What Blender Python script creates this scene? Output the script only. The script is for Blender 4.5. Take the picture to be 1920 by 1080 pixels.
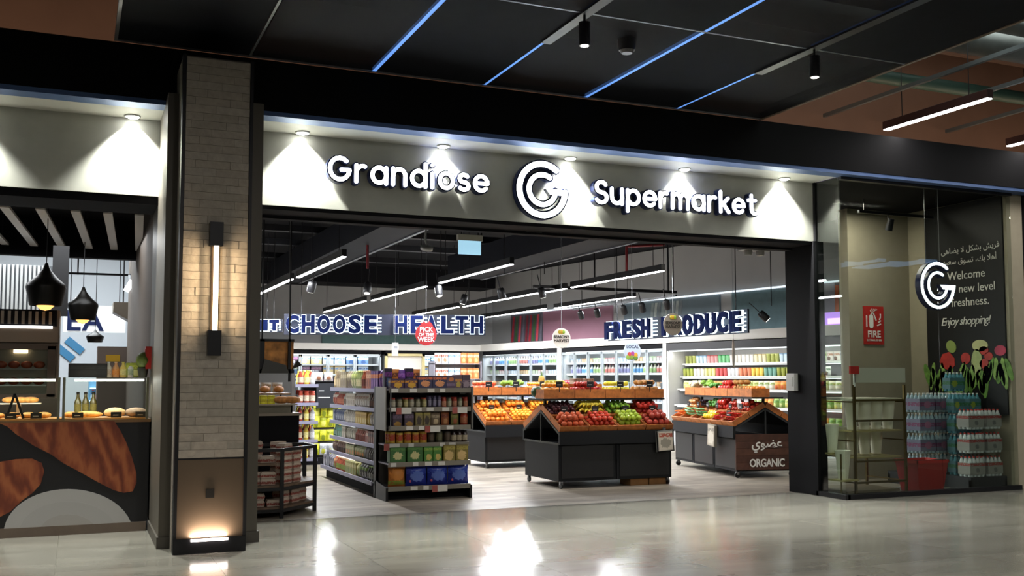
import bpy, bmesh, math, random
from mathutils import Vector, Matrix
for o in list(bpy.data.objects): bpy.data.objects.remove(o)
RND = random.Random(11)
sc = bpy.context.scene
C = sc.collection
PI = math.pi

# ------------------------------------------------------------------ camera
F, PX, PY, H = 1900.0, 960.0, 580.0, 1.5
pitch = math.atan(130 / F); yaw = math.atan((960 - 140) / F * math.cos(pitch))
cd = bpy.data.cameras.new('camera'); cam = bpy.data.objects.new('camera', cd); C.objects.link(cam)
cam.location = (0, 0, H); cam.rotation_euler = (PI / 2 + pitch, 0, -yaw)
cd.sensor_width = 36; cd.lens = F / 1920 * 36; cd.shift_y = (PY - 540) / 1920; cd.clip_end = 200
sc.camera = cam
_F = Vector((math.sin(yaw) * math.cos(pitch), math.cos(yaw) * math.cos(pitch), math.sin(pitch)))
_R = Vector((math.cos(yaw), -math.sin(yaw), 0)); _U = _R.cross(_F)
def ray(u, v): return _F + _R * ((u - PX) / F) - _U * ((v - PY) / F)
def onz(u, v, z=0.0):
    d = ray(u, v); t = (z - H) / d.z; return Vector((d.x * t, d.y * t, z))
def ony(u, v, y):
    d = ray(u, v); t = y / d.y; return Vector((d.x * t, y, H + d.z * t))

# ------------------------------------------------------------------ world, exposure
w = bpy.data.worlds.new('world'); sc.world = w; w.use_nodes = True
w.node_tree.nodes['Background'].inputs[0].default_value = (.5, .55, .65, 1)
w.node_tree.nodes['Background'].inputs[1].default_value = .02
sc.view_settings.view_transform = 'Standard'; sc.view_settings.look = 'None'
sc.view_settings.gamma = 1; sc.view_settings.use_curve_mapping = False
sc.view_settings.exposure = 0.9

# ------------------------------------------------------------------ materials
MC = {}
def s2l(c): return tuple((x / 12.92 if x <= .04045 else ((x + .055) / 1.055) ** 2.4) for x in c)
def hexc(h): return s2l(tuple(int(h[i:i + 2], 16) / 255 for i in (0, 2, 4)))
def col(c): return hexc(c) if isinstance(c, str) else c
def mat(c, rough=.6, metal=0.0, emit=0.0, noise=.0, nscale=8.0, bump=0.0, spec=.5, name=None, alpha=1.0):
    key = (c, rough, metal, emit, noise, nscale, bump, spec, name, alpha)
    if key in MC: return MC[key]
    m = bpy.data.materials.new(name or 'surface'); m.use_nodes = True
    nt = m.node_tree; b = nt.nodes['Principled BSDF']; cc = (*col(c), 1)
    b.inputs['Base Color'].default_value = cc; b.inputs['Roughness'].default_value = rough
    b.inputs['Metallic'].default_value = metal; b.inputs['Specular IOR Level'].default_value = spec
    b.inputs['Alpha'].default_value = alpha
    if emit:
        b.inputs['Emission Color'].default_value = cc; b.inputs['Emission Strength'].default_value = emit
    if noise or bump:
        tc = nt.nodes.new('ShaderNodeTexCoord'); n = nt.nodes.new('ShaderNodeTexNoise')
        n.inputs['Scale'].default_value = nscale; n.inputs['Detail'].default_value = 4
        nt.links.new(tc.outputs['Object'], n.inputs['Vector'])
        if noise:
            r = nt.nodes.new('ShaderNodeMapRange'); r.inputs['From Min'].default_value = .3; r.inputs['From Max'].default_value = .7
            r.inputs['To Min'].default_value = 1 - noise; r.inputs['To Max'].default_value = 1 + noise
            x = nt.nodes.new('ShaderNodeMix'); x.data_type = 'RGBA'; x.blend_type = 'MULTIPLY'; x.inputs[0].default_value = 1
            x.inputs[6].default_value = cc
            nt.links.new(n.outputs[0], r.inputs[0]); nt.links.new(r.outputs[0], x.inputs[7]); nt.links.new(x.outputs[2], b.inputs['Base Color'])
        if bump:
            bp = nt.nodes.new('ShaderNodeBump'); bp.inputs['Strength'].default_value = bump; bp.inputs['Distance'].default_value = .02
            nt.links.new(n.outputs[0], bp.inputs['Height']); nt.links.new(bp.outputs[0], b.inputs['Normal'])
    MC[key] = m
    return m
def node_chain(nt, kind, **inp):
    n = nt.nodes.new(kind)
    for k, v in inp.items():
        k = k.replace('_', ' ')
        if k in n.inputs: n.inputs[k].default_value = v
    return n
def printmat(base, acc, acc2=None, band=(.6, .82), blob=(.5, .32, .26, .2), rough=.45):
    """packaging print: a coloured band with 'lettering' noise and an oval picture on a base colour"""
    key = ('print', base, acc, acc2, band, blob, rough)
    if key in MC: return MC[key]
    m = bpy.data.materials.new('printed_pack'); m.use_nodes = True; nt = m.node_tree; L = nt.links.new
    b = nt.nodes['Principled BSDF']; b.inputs['Roughness'].default_value = rough
    tc = nt.nodes.new('ShaderNodeTexCoord'); sp = nt.nodes.new('ShaderNodeSeparateXYZ'); L(tc.outputs['Generated'], sp.inputs[0])
    def M(op, a, bb):
        n = nt.nodes.new('ShaderNodeMath'); n.operation = op
        for i, x in enumerate((a, bb)):
            if isinstance(x, (int, float)): n.inputs[i].default_value = x
            else: L(x, n.inputs[i])
        return n.outputs[0]
    inb = M('MULTIPLY', M('GREATER_THAN', sp.outputs[2], band[0]), M('LESS_THAN', sp.outputs[2], band[1]))
    nz = nt.nodes.new('ShaderNodeTexNoise'); nz.inputs['Scale'].default_value = 9; L(tc.outputs['Generated'], nz.inputs['Vector'])
    inb = M('MULTIPLY', inb, M('GREATER_THAN', nz.outputs[0], .42))
    dx = M('DIVIDE', M('SUBTRACT', sp.outputs[0], blob[0]), blob[2]); dz = M('DIVIDE', M('SUBTRACT', sp.outputs[2], blob[1]), blob[3])
    dd = M('LESS_THAN', M('ADD', M('ADD', M('MULTIPLY', dx, dx), M('MULTIPLY', dz, dz)), M('MULTIPLY', M('SUBTRACT', nz.outputs[0], .5), 2.2)), 1.0)
    m1 = nt.nodes.new('ShaderNodeMix'); m1.data_type = 'RGBA'; m1.inputs[6].default_value = (*col(base), 1); m1.inputs[7].default_value = (*col(acc), 1); L(inb, m1.inputs[0])
    m2 = nt.nodes.new('ShaderNodeMix'); m2.data_type = 'RGBA'; L(m1.outputs[2], m2.inputs[6]); m2.inputs[7].default_value = (*col(acc2 or acc), 1); L(dd, m2.inputs[0])
    L(m2.outputs[2], b.inputs['Base Color']); MC[key] = m
    return m
def glassmat(name, tint=(1, 1, 1), refl=1.5, rough=0.0, base=0.0):
    if name in MC: return MC[name]
    m = bpy.data.materials.new(name); m.use_nodes = True; nt = m.node_tree; nt.nodes.clear(); L = nt.links.new
    out = nt.nodes.new('ShaderNodeOutputMaterial'); mx = nt.nodes.new('ShaderNodeMixShader'); fr = nt.nodes.new('ShaderNodeLayerWeight'); fr.inputs[0].default_value = .5
    pw = nt.nodes.new('ShaderNodeMath'); pw.operation = 'POWER'; pw.inputs[1].default_value = 5; L(fr.outputs['Facing'], pw.inputs[0])
    ad = nt.nodes.new('ShaderNodeMath'); ad.operation = 'ADD'; ad.inputs[1].default_value = base + .02; L(pw.outputs[0], ad.inputs[0])
    t = nt.nodes.new('ShaderNodeBsdfTransparent'); t.inputs[0].default_value = (*tint, 1)
    g = nt.nodes.new('ShaderNodeBsdfGlossy'); g.inputs['Roughness'].default_value = rough
    L(ad.outputs[0], mx.inputs[0]); L(t.outputs[0], mx.inputs[1]); L(g.outputs[0], mx.inputs[2]); L(mx.outputs[0], out.inputs[0])
    MC[name] = m
    return m
BLACK = mat((.006, .006, .008), .8, spec=.15); BLACKM = mat((.012, .012, .014), .4, .3); DARK = mat('22252b', .5); CHAR = mat((.010, .011, .013), .6, spec=.2)
WHITE = mat('e8e8e6', .5); GREYW = mat((.42, .42, .42), .8, noise=.05, nscale=2); STEEL = mat('8d8f92', .35, .8)
WOODC = mat('a8602c', .55, noise=.3, nscale=14); WOODD = mat('7a4420', .55, noise=.3, nscale=14)
NAVY = mat('0a1c4c', .4); NAVYD = mat('061440', .7, spec=.1); LEDW = mat((1, 1, 1), emit=9.0); LEDF = mat((.93, .97, 1), emit=5.0)

# ------------------------------------------------------------------ mesh builder
WM = {}
class MB:
    def __init__(s, T=None): s.v = []; s.f = []; s.m = []; s.sm = []; s.T = T
    def add(s, vs, fs, m=0, smooth=False):
        o = len(s.v)
        for p in vs: s.v.append(s.T @ Vector(p) if s.T else Vector(p))
        for f in fs: s.f.append([i + o for i in f]); s.m.append(m); s.sm.append(smooth)
        return s
    def box(s, x0, x1, y0, y1, z0, z1, m=0):
        return s.add([(x0, y0, z0), (x1, y0, z0), (x1, y1, z0), (x0, y1, z0), (x0, y0, z1), (x1, y0, z1), (x1, y1, z1), (x0, y1, z1)],
                     [(0, 3, 2, 1), (4, 5, 6, 7), (0, 1, 5, 4), (1, 2, 6, 5), (2, 3, 7, 6), (3, 0, 4, 7)], m)
    def cyl(s, p0, p1, r0, r1=None, n=8, m=0, caps=True):
        p0, p1 = Vector(p0), Vector(p1); r1 = r0 if r1 is None else r1
        d = (p1 - p0).normalized(); a = d.orthogonal().normalized(); b = d.cross(a); vs = []
        for p, r in ((p0, r0), (p1, r1)):
            for i in range(n):
                t = 2 * PI * i / n; vs.append(p + a * (math.cos(t) * r) + b * (math.sin(t) * r))
        s.add(vs, [(i, (i + 1) % n, n + (i + 1) % n, n + i) for i in range(n)], m, n > 5)
        if caps: s.add(vs, [list(range(n))[::-1], list(range(n, 2 * n))], m)
        return s
    def tube(s, pts, r, n=6, m=0):
        for a, b in zip(pts, pts[1:]): s.cyl(a, b, r, r, n, m)
        return s
    def bar(s, p0, p1, w=.02, h=None, m=0):
        """square bar between two points"""
        h = h or w; p0, p1 = Vector(p0), Vector(p1); d = (p1 - p0).normalized()
        a = d.cross(Vector((0, 0, 1)))
        a = Vector((1, 0, 0)) if a.length < 1e-3 else a.normalized()
        b = a.cross(d); vs = [p + a * (i * w / 2) + b * (j * h / 2) for p in (p0, p1) for i, j in ((-1, -1), (1, -1), (1, 1), (-1, 1))]
        return s.add(vs, [(3, 2, 1, 0), (4, 5, 6, 7), (0, 1, 5, 4), (1, 2, 6, 5), (2, 3, 7, 6), (3, 0, 4, 7)], m)
    def lathe(s, prof, n=10, c=(0, 0, 0), m=0, sx=1, sy=1, smooth=True):
        vs = []; k = len(prof)
        for r, z in prof:
            for i in range(n):
                t = 2 * PI * i / n; vs.append((c[0] + sx * r * math.cos(t), c[1] + sy * r * math.sin(t), c[2] + z))
        s.add(vs, [(j * n + i, j * n + (i + 1) % n, (j + 1) * n + (i + 1) % n, (j + 1) * n + i) for j in range(k - 1) for i in range(n)], m, smooth)
        if prof[0][0] > 1e-4: s.add(vs[:n], [list(range(n))[::-1]], m)
        if prof[-1][0] > 1e-4: s.add(vs[-n:], [list(range(n))], m)
        return s
    def ball(s, c, r, n=8, k=6, m=0, sx=1, sy=1, sz=1):
        prof = [(max(1e-5, r * math.sin(PI * i / k)), -sz * r * math.cos(PI * i / k)) for i in range(k + 1)]
        return s.lathe(prof, n, c, m, sx, sy)
    def prism(s, poly, a0, a1, ax='y', m=0):
        """poly of 2D points extruded along an axis: 'y' -> poly in xz, 'x' -> poly in yz, 'z' -> poly in xy"""
        f = {'y': lambda p, a: (p[0], a, p[1]), 'x': lambda p, a: (a, p[0], p[1]), 'z': lambda p, a: (p[0], p[1], a)}[ax]; n = len(poly)
        vs = [f(p, a0) for p in poly] + [f(p, a1) for p in poly]
        return s.add(vs, [list(range(n)), list(range(n, 2 * n))[::-1]] + [(i, n + i, n + (i + 1) % n, (i + 1) % n) for i in range(n)], m)
    def pillow(s, w, d, h, m=0, n=5, c=(0, 0, 0)):
        """inflated bag standing on z=0: w wide (x), d thick (y), h tall"""
        vs = []; fs = []
        for side in (-1, 1):
            for j in range(n + 1):
                for i in range(n + 1):
                    u, v = 2 * i / n - 1, 2 * j / n - 1
                    t = (1 - abs(u) ** 2.5) * (1 - abs(v) ** 4) ** .6
                    vs.append((c[0] + u * w / 2 * (1 - .06 * (1 - v * v)), c[1] + side * d / 2 * t, c[2] + (v + 1) / 2 * h))
        N = (n + 1) ** 2
        for j in range(n):
            for i in range(n):
                a = j * (n + 1) + i; q = (a, a + 1, a + n + 2, a + n + 1); fs.append(q); fs.append(tuple(N + x for x in q[::-1]))
        return s.add(vs, fs, m, True)
    def stroke(s, pts, w, y0, y1, m=0, n=6):
        """round-ended flat stroke in the xz plane between depths y0 (front) and y1"""
        r = w / 2
        for (ax, az), (bx, bz) in zip(pts, pts[1:]):
            t = math.atan2(bz - az, bx - ax); poly = []
            for i in range(n + 1): q = t + PI / 2 + PI * i / n; poly.append((ax + r * math.cos(q), az + r * math.sin(q)))
            for i in range(n + 1): q = t - PI / 2 + PI * i / n; poly.append((bx + r * math.cos(q), bz + r * math.sin(q)))
            s.prism(poly, y0, y1, 'y', m)
        return s
    def mesh(s, name, mats, inv=None):
        me = bpy.data.meshes.new(name)
        vs = [inv @ v for v in s.v] if inv else s.v
        me.from_pydata([tuple(v) for v in vs], [], s.f)
        for mm in (mats if isinstance(mats, (list, tuple)) else [mats]): me.materials.append(mm)
        me.polygons.foreach_set('material_index', s.m); me.polygons.foreach_set('use_smooth', s.sm)
        bm = bmesh.new(); bm.from_mesh(me); bmesh.ops.recalc_face_normals(bm, faces=bm.faces); bm.to_mesh(me); bm.free()
        me.update(); return me
    def build(s, name, mats, parent=None, origin=None):
        """world-space geometry -> object (part of parent when given)"""
        W = WM.get(parent.name) if parent else (Matrix.Translation(Vector(origin)) if origin is not None else Matrix.Identity(4))
        o = bpy.data.objects.new(name, s.mesh(name, mats, W.inverted() if W != Matrix.Identity(4) else None)); C.objects.link(o)
        if parent: o.parent = parent
        elif origin is not None: o.location = origin
        WM[o.name] = W
        return o
def tag(o, label=None, cat=None, group=None, kind=None):
    for k, v in (('label', label), ('category', cat), ('group', group), ('kind', kind)):
        if v: o[k] = v
    return o
def thing(name, label, cat, loc=(0, 0, 0), rz=0.0, group=None):
    o = bpy.data.objects.new(name, None); C.objects.link(o); o.location = loc; o.rotation_euler = (0, 0, rz); o.empty_display_size = .1
    WM[o.name] = Matrix.Translation(Vector(loc)) @ Matrix.Rotation(rz, 4, 'Z')
    return tag(o, label, cat, group)
def struct(name, mb, mats, parent=None, label=None):
    o = mb.build(name, mats, parent)
    if not parent: o['kind'] = 'structure'
    if label: o['label'] = label
    return o
def place(parts, loc, rz=0.0, label=None, cat=None, group=None, rot=None, scale=None, parent=None):
    """parts: [(name, mesh), (child name, mesh), ...]; first is the root mesh, the others its children"""
    r = bpy.data.objects.new(parts[0][0], parts[0][1]); C.objects.link(r); r.location = loc; r.rotation_euler = rot or (0, 0, rz)
    if scale: r.scale = scale if isinstance(scale, (tuple, list)) else (scale,) * 3
    if parent: r.parent = parent
    for n, me in parts[1:]:
        c = bpy.data.objects.new(n, me); C.objects.link(c); c.parent = r
    return tag(r, label, cat, group)
def area(name, loc, rot, sx, sy, power, color=(1, 1, 1), spread=None):
    l = bpy.data.lights.new(name, 'AREA'); l.shape = 'RECTANGLE'; l.size = sx; l.size_y = sy; l.energy = power; l.color = color
    if spread: l.spread = spread
    o = bpy.data.objects.new(name, l); C.objects.link(o); o.location = loc; o.rotation_euler = rot; return o
def spot(name, loc, target, power, angle=60, blend=.4, color=(1, 1, 1), r=.03):
    l = bpy.data.lights.new(name, 'SPOT'); l.energy = power; l.spot_size = math.radians(angle); l.spot_blend = blend; l.color = color; l.shadow_soft_size = r
    o = bpy.data.objects.new(name, l); C.objects.link(o); o.location = loc
    o.rotation_euler = (Vector(target) - Vector(loc)).to_track_quat('-Z', 'Y').to_euler(); return o
def tmesh(body, size, depth=.004, offset=0.0, align='CENTER', shear=0.0, spacing=1.0):
    """text as a mesh; x right, z up, front towards -y"""
    c = bpy.data.curves.new('lettering', 'FONT'); c.body = body; c.size = size; c.extrude = depth / 2; c.offset = offset; c.align_x = align
    c.shear = shear; c.space_character = spacing; c.resolution_u = 3
    o = bpy.data.objects.new('lettering', c); C.objects.link(o)
    me = bpy.data.meshes.new_from_object(o.evaluated_get(bpy.context.evaluated_depsgraph_get()))
    bpy.data.objects.remove(o); bpy.data.curves.remove(c)
    me.transform(Matrix.Rotation(PI / 2, 4, 'X')); return me
def text(name, body, size, m, parent, loc, rz=0.0, **kw):
    """flat lettering as a part; loc in the parent's space"""
    me = tmesh(body, size, **kw); me.materials.clear(); me.materials.append(m)
    o = bpy.data.objects.new(name, me); C.objects.link(o); o.parent = parent; o.location = loc; o.rotation_euler = (0, 0, rz); return o
AR = {'ف': 0xFED1, 'ر': 0xFEAD, 'ي': 0xFEF1, 'ش': 0xFEB5, 'ب': 0xFE8F, 'ك': 0xFED9, 'ل': 0xFEDD, 'ا': 0xFE8D, 'ض': 0xFEBD, 'ه': 0xFEE9, 'ى': 0xFEEF,
      'أ': 0xFE83, 'ت': 0xFE95, 'س': 0xFEB1, 'و': 0xFEED, 'ق': 0xFED5, 'ع': 0xFEC9, 'د': 0xFEA9, 'ء': 0xFE80, 'ح': 0xFEA1, 'م': 0xFEE1, 'ة': 0xFE93}
NOJOIN = set('راىأودةء')
def arabic(sx):
    words = []
    for wd in sx.split(' '):
        out = []; i = 0; prev = False
        while i < len(wd):
            ch = wd[i]
            if ch == 'ل' and i + 1 < len(wd) and wd[i + 1] == 'ا':
                out.append(chr(0xFEFC if prev else 0xFEFB)); i += 2; prev = False; continue
            if ch not in AR: out.append(ch); i += 1; prev = False; continue
            nxt = i + 1 < len(wd) and wd[i + 1] in AR and ch not in NOJOIN
            out.append(chr(AR[ch] + (3 if prev and nxt else 2 if nxt else 1 if prev else 0))); prev = nxt; i += 1
        words.append(''.join(out[::-1]))
    return ' '.join(words[::-1])

# ------------------------------------------------------------------ large lights of the place
def linear_lamp(x, y0, y1, z, hang, label, group, power, color=(1, .98, .95), body=BLACKM, w=.07, strength=14):
    t = thing('linear_pendant_lamp', label, 'lamp', (x, y0, z), 0, group)
    MB().box(x - w / 2, x + w / 2, y0, y1, z, z + .10).build('housing', body, t)
    MB().box(x - w / 2 + .006, x + w / 2 - .006, y0 + .01, y1 - .01, z - .012, z).build('diffuser', mat((1, 1, 1), emit=strength), t)
    for yy in (y0 + .3, y1 - .3): MB().cyl((x, yy, z + .1), (x, yy, hang), .006, n=5).build('hanger_cable', BLACKM, t)
    a = area('linear_lamp_light', (x, (y0 + y1) / 2, z - .03), (0, 0, 0), w, y1 - y0, power, color); a.parent = t
    a.location = (0, (y1 - y0) / 2, -.03); return t
ZC = 4.71
runs = [(3.4, 13.8, 17.0, 'shop ceiling lamp over the grocery gondola, end nearest the entrance'), (3.36, 17.3, 20.6, 'shop ceiling lamp over the grocery aisle, behind the nearer lamp of its line'),
        (5.92, 13.75, 17.0, 'shop ceiling lamp between the gondola and the fruit stands, end nearest the entrance'), (5.9, 17.7, 21.4, 'shop ceiling lamp in the line above the orange stand, middle one'),
        (5.8, 21.6, 25.6, 'shop ceiling lamp in the line above the orange stand, deepest in the shop'), (8.47, 13.65, 16.85, 'shop ceiling lamp above the central fruit stand, end nearest the entrance'),
        (8.47, 17.1, 18.0, 'short shop ceiling lamp following the one above the central fruit stand'), (8.4, 18.2, 22.4, 'long shop ceiling lamp behind the short one'),
        (8.3, 22.5, 26.0, 'shop ceiling lamp behind the fruit stands, deepest of its line'), (10.6, 18.2, 22.0, 'shop ceiling lamp along the produce wall, nearest of its line'), (10.45, 22.2, 26.4, 'shop ceiling lamp along the produce wall, deepest of its line')]
for x, a, b, lb in runs:
    linear_lamp(x, a, b, 3.2, ZC, lb, 'shop ceiling lamps', 30 * (b - a), (.96, .98, 1.0), strength=12)
# mall lamps (some show only as reflections in the shop glass)
def mallp(u, v, z=4.6): p = onz(u, v, z); return p
a0, a1 = onz(1655, 243, 4.75), onz(1862, 184, 4.75)
linear_lamp((a0.x + a1.x) / 2, a1.y, a0.y, 4.75, 6.4, 'long mall pendant lamp with white diffuser above the glass bay', 'mall pendant lamps', 16, (1, .93, .9), mat('3a1f1c', .5), .09, 9)
a2 = onz(1890, 274, 4.75)
linear_lamp(a2.x, a2.y - 1.9, a2.y, 4.75, 6.4, 'mall pendant lamp beside the long one, past the beige column', 'mall pendant lamps', 16, (1, .93, .9), mat('3a1f1c', .5), .09, 9)
for x, y, L in ((-3.0, 1.0, 3.0), (1.6, -1.0, 3.0), (5.6, 1.6, 3.0), (9.4, 1.4, 3.0), (13.0, 2.0, 3.0)):
    linear_lamp(x, y, y + L, 4.5, 6.4, 'mall pendant lamp hanging over the walkway opposite the shop', 'mall walkway lamps', 62, (1, .95, .88), strength=9)

# ------------------------------------------------------------------ floor
def tile_material():
    m = bpy.data.materials.new('polished_tile'); m.use_nodes = True; nt = m.node_tree; L = nt.links.new; b = nt.nodes['Principled BSDF']
    tc = nt.nodes.new('ShaderNodeTexCoord'); n = nt.nodes.new('ShaderNodeTexNoise'); n.inputs['Scale'].default_value = 1.3; n.inputs['Detail'].default_value = 5
    mp = nt.nodes.new('ShaderNodeMapping'); mp.inputs['Scale'].default_value = (.5, 2.2, 1); L(tc.outputs['Object'], mp.inputs[0]); L(mp.outputs[0], n.inputs['Vector'])
    r = nt.nodes.new('ShaderNodeValToRGB'); r.color_ramp.elements[0].color = (*hexc('77756c'), 1); r.color_ramp.elements[1].color = (*hexc('8f8d83'), 1)
    r.color_ramp.elements[0].position = .35; r.color_ramp.elements[1].position = .7
    L(n.outputs[0], r.inputs[0]); L(r.outputs[0], b.inputs['Base Color'])
    b.inputs['Roughness'].default_value = .16; b.inputs['Specular IOR Level'].default_value = .5
    return m
TILE = tile_material()
fl = struct('floor', MB().box(-6, 18, -10, 10.95, -.12, -.006), mat('6d6b60', .7), label='polished pale mall floor of large tiles')
xs = [1.1 + 1.2 * i for i in range(-4, 11)]; ys = [9.85 - 1.13 * i for i in range(0, 4)]
tm = {}
for i in range(len(xs) - 1):
    for j in range(len(ys)):
        y1 = ys[j]; y0 = y1 - 1.13; k = 'a'
        if k not in tm: tm[k] = MB().box(.0015, 1.1985, .0015, 1.1285, -.01, 0).mesh('tile', TILE)
        o = bpy.data.objects.new('tile', tm[k]); C.objects.link(o); o.parent = fl; o.location = (xs[i], y0, 0)
    k = 'b'
    if k not in tm: tm[k] = MB().box(.0015, 1.1985, .0015, 1.098, -.01, 0).mesh('tile', TILE)
    o = bpy.data.objects.new('tile', tm[k]); C.objects.link(o); o.parent = fl; o.location = (xs[i], 9.85, 0)
def wood_material():
    m = bpy.data.materials.new('grey_wood_planks'); m.use_nodes = True; nt = m.node_tree; L = nt.links.new; b = nt.nodes['Principled BSDF']
    tc = nt.nodes.new('ShaderNodeTexCoord'); br = nt.nodes.new('ShaderNodeTexBrick'); br.inputs['Scale'].default_value = 1
    br.inputs['Brick Width'].default_value = 1.3; br.inputs['Row Height'].default_value = .2; br.inputs['Mortar Size'].default_value = .003
    br.inputs['Color1'].default_value = (*hexc('7a7166'), 1); br.inputs['Color2'].default_value = (*hexc('a1988b'), 1); br.inputs['Mortar'].default_value = (*hexc('6e665c'), 1)
    n = nt.nodes.new('ShaderNodeTexNoise'); n.inputs['Scale'].default_value = 2; n.inputs['Detail'].default_value = 6
    mp = nt.nodes.new('ShaderNodeMapping'); mp.inputs['Scale'].default_value = (.8, 6, 1); L(tc.outputs['Object'], mp.inputs[0]); L(mp.outputs[0], n.inputs['Vector']); L(tc.outputs['Object'], br.inputs['Vector'])
    r = nt.nodes.new('ShaderNodeMapRange'); r.inputs['From Min'].default_value = .3; r.inputs['From Max'].default_value = .7; r.inputs['To Min'].default_value = .6; r.inputs['To Max'].default_value = 1.28
    x = nt.nodes.new('ShaderNodeMix'); x.data_type = 'RGBA'; x.blend_type = 'MULTIPLY'; x.inputs[0].default_value = 1
    L(n.outputs[0], r.inputs[0]); L(br.outputs[0], x.inputs[6]); L(r.outputs[0], x.inputs[7]); L(x.outputs[2], b.inputs['Base Color'])
    b.inputs['Roughness'].default_value = .4; return m
struct('floor_wood', MB().box(-6, 18, 10.95, 30, -.12, 0), wood_material(), label='greyish wood plank floor inside the shop')

# ------------------------------------------------------------------ mall shell
BROWN = mat('71574a', .75, noise=.12, nscale=1.2)
struct('wall_upper', MB().box(-6, 18, 11.3, 11.5, 4.4, 6.6), BROWN, label='brown wall above the black fascia')
struct('ceiling', MB().box(-8, 36, -12, 11.5, 6.6, 6.8), BLACK, label='black mall ceiling high above the hung panels')
struct('wall_opposite', MB().box(-8, 36, -12.2, -12, 0, 6.6), mat('2a2622', .8), label='dark wall of the mall opposite the shop')
# fascia, soffit, sign wall
FASC = mat((.0025, .0025, .003), .85, noise=.2, nscale=3, spec=.15)
struct('trim_1', MB().box(-6, 18, 9.85, 9.98, 4.10, 4.60).box(-6, 18, 9.98, 11.3, 4.10, 4.42), FASC, label='deep black fascia band running along the shop fronts')
METT = mat('4f6690', .5, .5)  # blue reflection on the edge is put into the metal's base colour
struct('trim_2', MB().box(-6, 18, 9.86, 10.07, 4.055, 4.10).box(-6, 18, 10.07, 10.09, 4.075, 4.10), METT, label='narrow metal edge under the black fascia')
CONC = mat('a8a99f', .8, noise=.14, nscale=2.2, bump=.08)
SOFF = mat('b9b9b2', .5)
struct('ceiling_soffit', MB().box(1.58, 8.84, 10.09, 10.72, 4.06, 4.10), SOFF, label='pale soffit with downlights above the shop sign')
struct('wall_front', MB().box(1.58, 8.84, 10.52, 10.70, 3.29, 4.06), CONC, label='concrete panel carrying the supermarket lettering')
struct('ceiling_soffit_bakery', MB().box(-6, .72, 10.09, 10.72, 4.06, 4.10), SOFF, label='pale soffit over the bakery front')
struct('wall_front_bakery', MB().box(-6, .72, 10.52, 10.70, 3.30, 4.06), CONC, label='concrete panel above the bakery counter')
struct('trim_3', MB().box(1.58, 8.96, 10.54, 11.08, 3.25, 3.29).box(1.58, 8.96, 10.94, 11.08, 3.22, 3.29).box(1.58, 8.84, 10.7, 11.08, 3.29, 4.1), BLACK, label='black door head over the shop entrance')
struct('trim_4', MB().box(-6, .72, 10.54, 11.2, 3.22, 3.29).box(-6, .72, 10.7, 11.2, 3.29, 4.1), BLACK, label='black head over the bakery opening')
struct('wall_above_shop', MB().box(-6, 8.96, 11.08, 11.3, 3.3, 4.6), BLACK, label='black inner side of the shop front')
for x in (4.62,):
    MB().box(4.9, 5.1, 10.93, 10.94, 3.245, 3.27).build('trim_5', mat('3a3a3c', .5)).__setitem__('kind', 'structure')
# door jambs either side of the pillar
JAMB = mat('5a554c', .45, .2)
for i, (x0, x1, y0) in enumerate(((1.41, 1.58, 9.62), (.715, .81, 9.57))):
    j = struct('trim_%d' % (6 + i), MB().box(x0, x1, y0, 11.2, .10, 4.10), JAMB, label='bronze grey jamb beside the brick pillar, %s side' % ('supermarket' if i == 0 else 'bakery'))
    MB().box(x0 - (.0 if i == 0 else .015), x1 + (.02 if i == 0 else 0), y0 - .015, 11.2, 0, .10).build('plinth', mat('4b4740', .5), j)
# pillar with brick strips
pl = struct('wall_pillar', MB().box(.81, 1.41, 9.22, 11.2, 0, 4.36), mat('7d756a', .8), label='brick clad pillar between bakery and supermarket')
BRK = [mat(c, .85, noise=.1, nscale=20, bump=.25) for c in ('a1988b', 'a59c8f', '9d9588', 'a39b8f')]
rowh = .0705; bm_ = {}
for r in range(50):
    z0 = .815 + r * rowh; x = .835; xe = 1.385; off = (r * .37) % 1
    cuts = [.835] + sorted(x for x in (.835 + off * .28, .835 + off * .28 + .30) if .88 < x < 1.34) + [1.385]
    for a, b in zip(cuts, cuts[1:]):
        d = RND.uniform(0, .009)
        MB().box(a + .001, b - .001, 9.192 - d, 9.22, z0 + .0012, z0 + rowh - .0012).build('brick', RND.choice(BRK), pl)
for a, b in ((.805, .833), (1.387, 1.415)): MB().box(a, b, 9.18, 9.30, 0, 4.36).build('edge_profile', BLACKM, pl)
MB().box(.833, 1.387, 9.196, 9.22, .13, .805).build('metal_panel', mat('6b5c4c', .38, .5), pl)
MB().box(.833, 1.387, 9.192, 9.22, .80, .812).build('edge_strip', BLACKM, pl)
MB().box(.81, 1.41, 9.17, 9.22, 0, .13).build('kick_base', BLACKM, pl)
MB().box(.95, 1.26, 9.15, 9.17, .105, .125).build('uplight', mat((1, .86, .8), emit=7), pl)
MB().box(1.07, 1.14, 9.185, 9.20, .47, .545).build('socket_plate', mat('1b1814', .4), pl)
area('pillar_uplight', (1.105, 9.145, .135), (PI - .12, 0, 0), .30, .03, 3.4, (1, .8, .64))
sco = thing('wall_sconce', 'long black wall sconce with glowing tube on the brick pillar', 'lamp', (1.11, 9.18, 1.7))
MB().box(1.052, 1.165, 9.10, 9.185, 2.66, 2.87).build('cap', BLACKM, sco); MB().box(1.052, 1.165, 9.10, 9.185, 1.70, 1.92).build('cap', BLACKM, sco)
MB().box(1.075, 1.14, 9.165, 9.185, 1.9, 2.7).build('back_plate', mat('3b3128', .4, .6), sco)
MB().cyl((1.11, 9.12, 1.92), (1.11, 9.12, 2.66), .022, n=10).build('tube', mat((1, .80, .55), emit=6.0), sco)
MB().cyl((1.11, 9.12, 1.92), (1.11, 9.12, 2.66), .05, n=12, caps=False).build('glass_shade', glassmat('clear_tube', (1, .95, .88), 1.3), sco)
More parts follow.
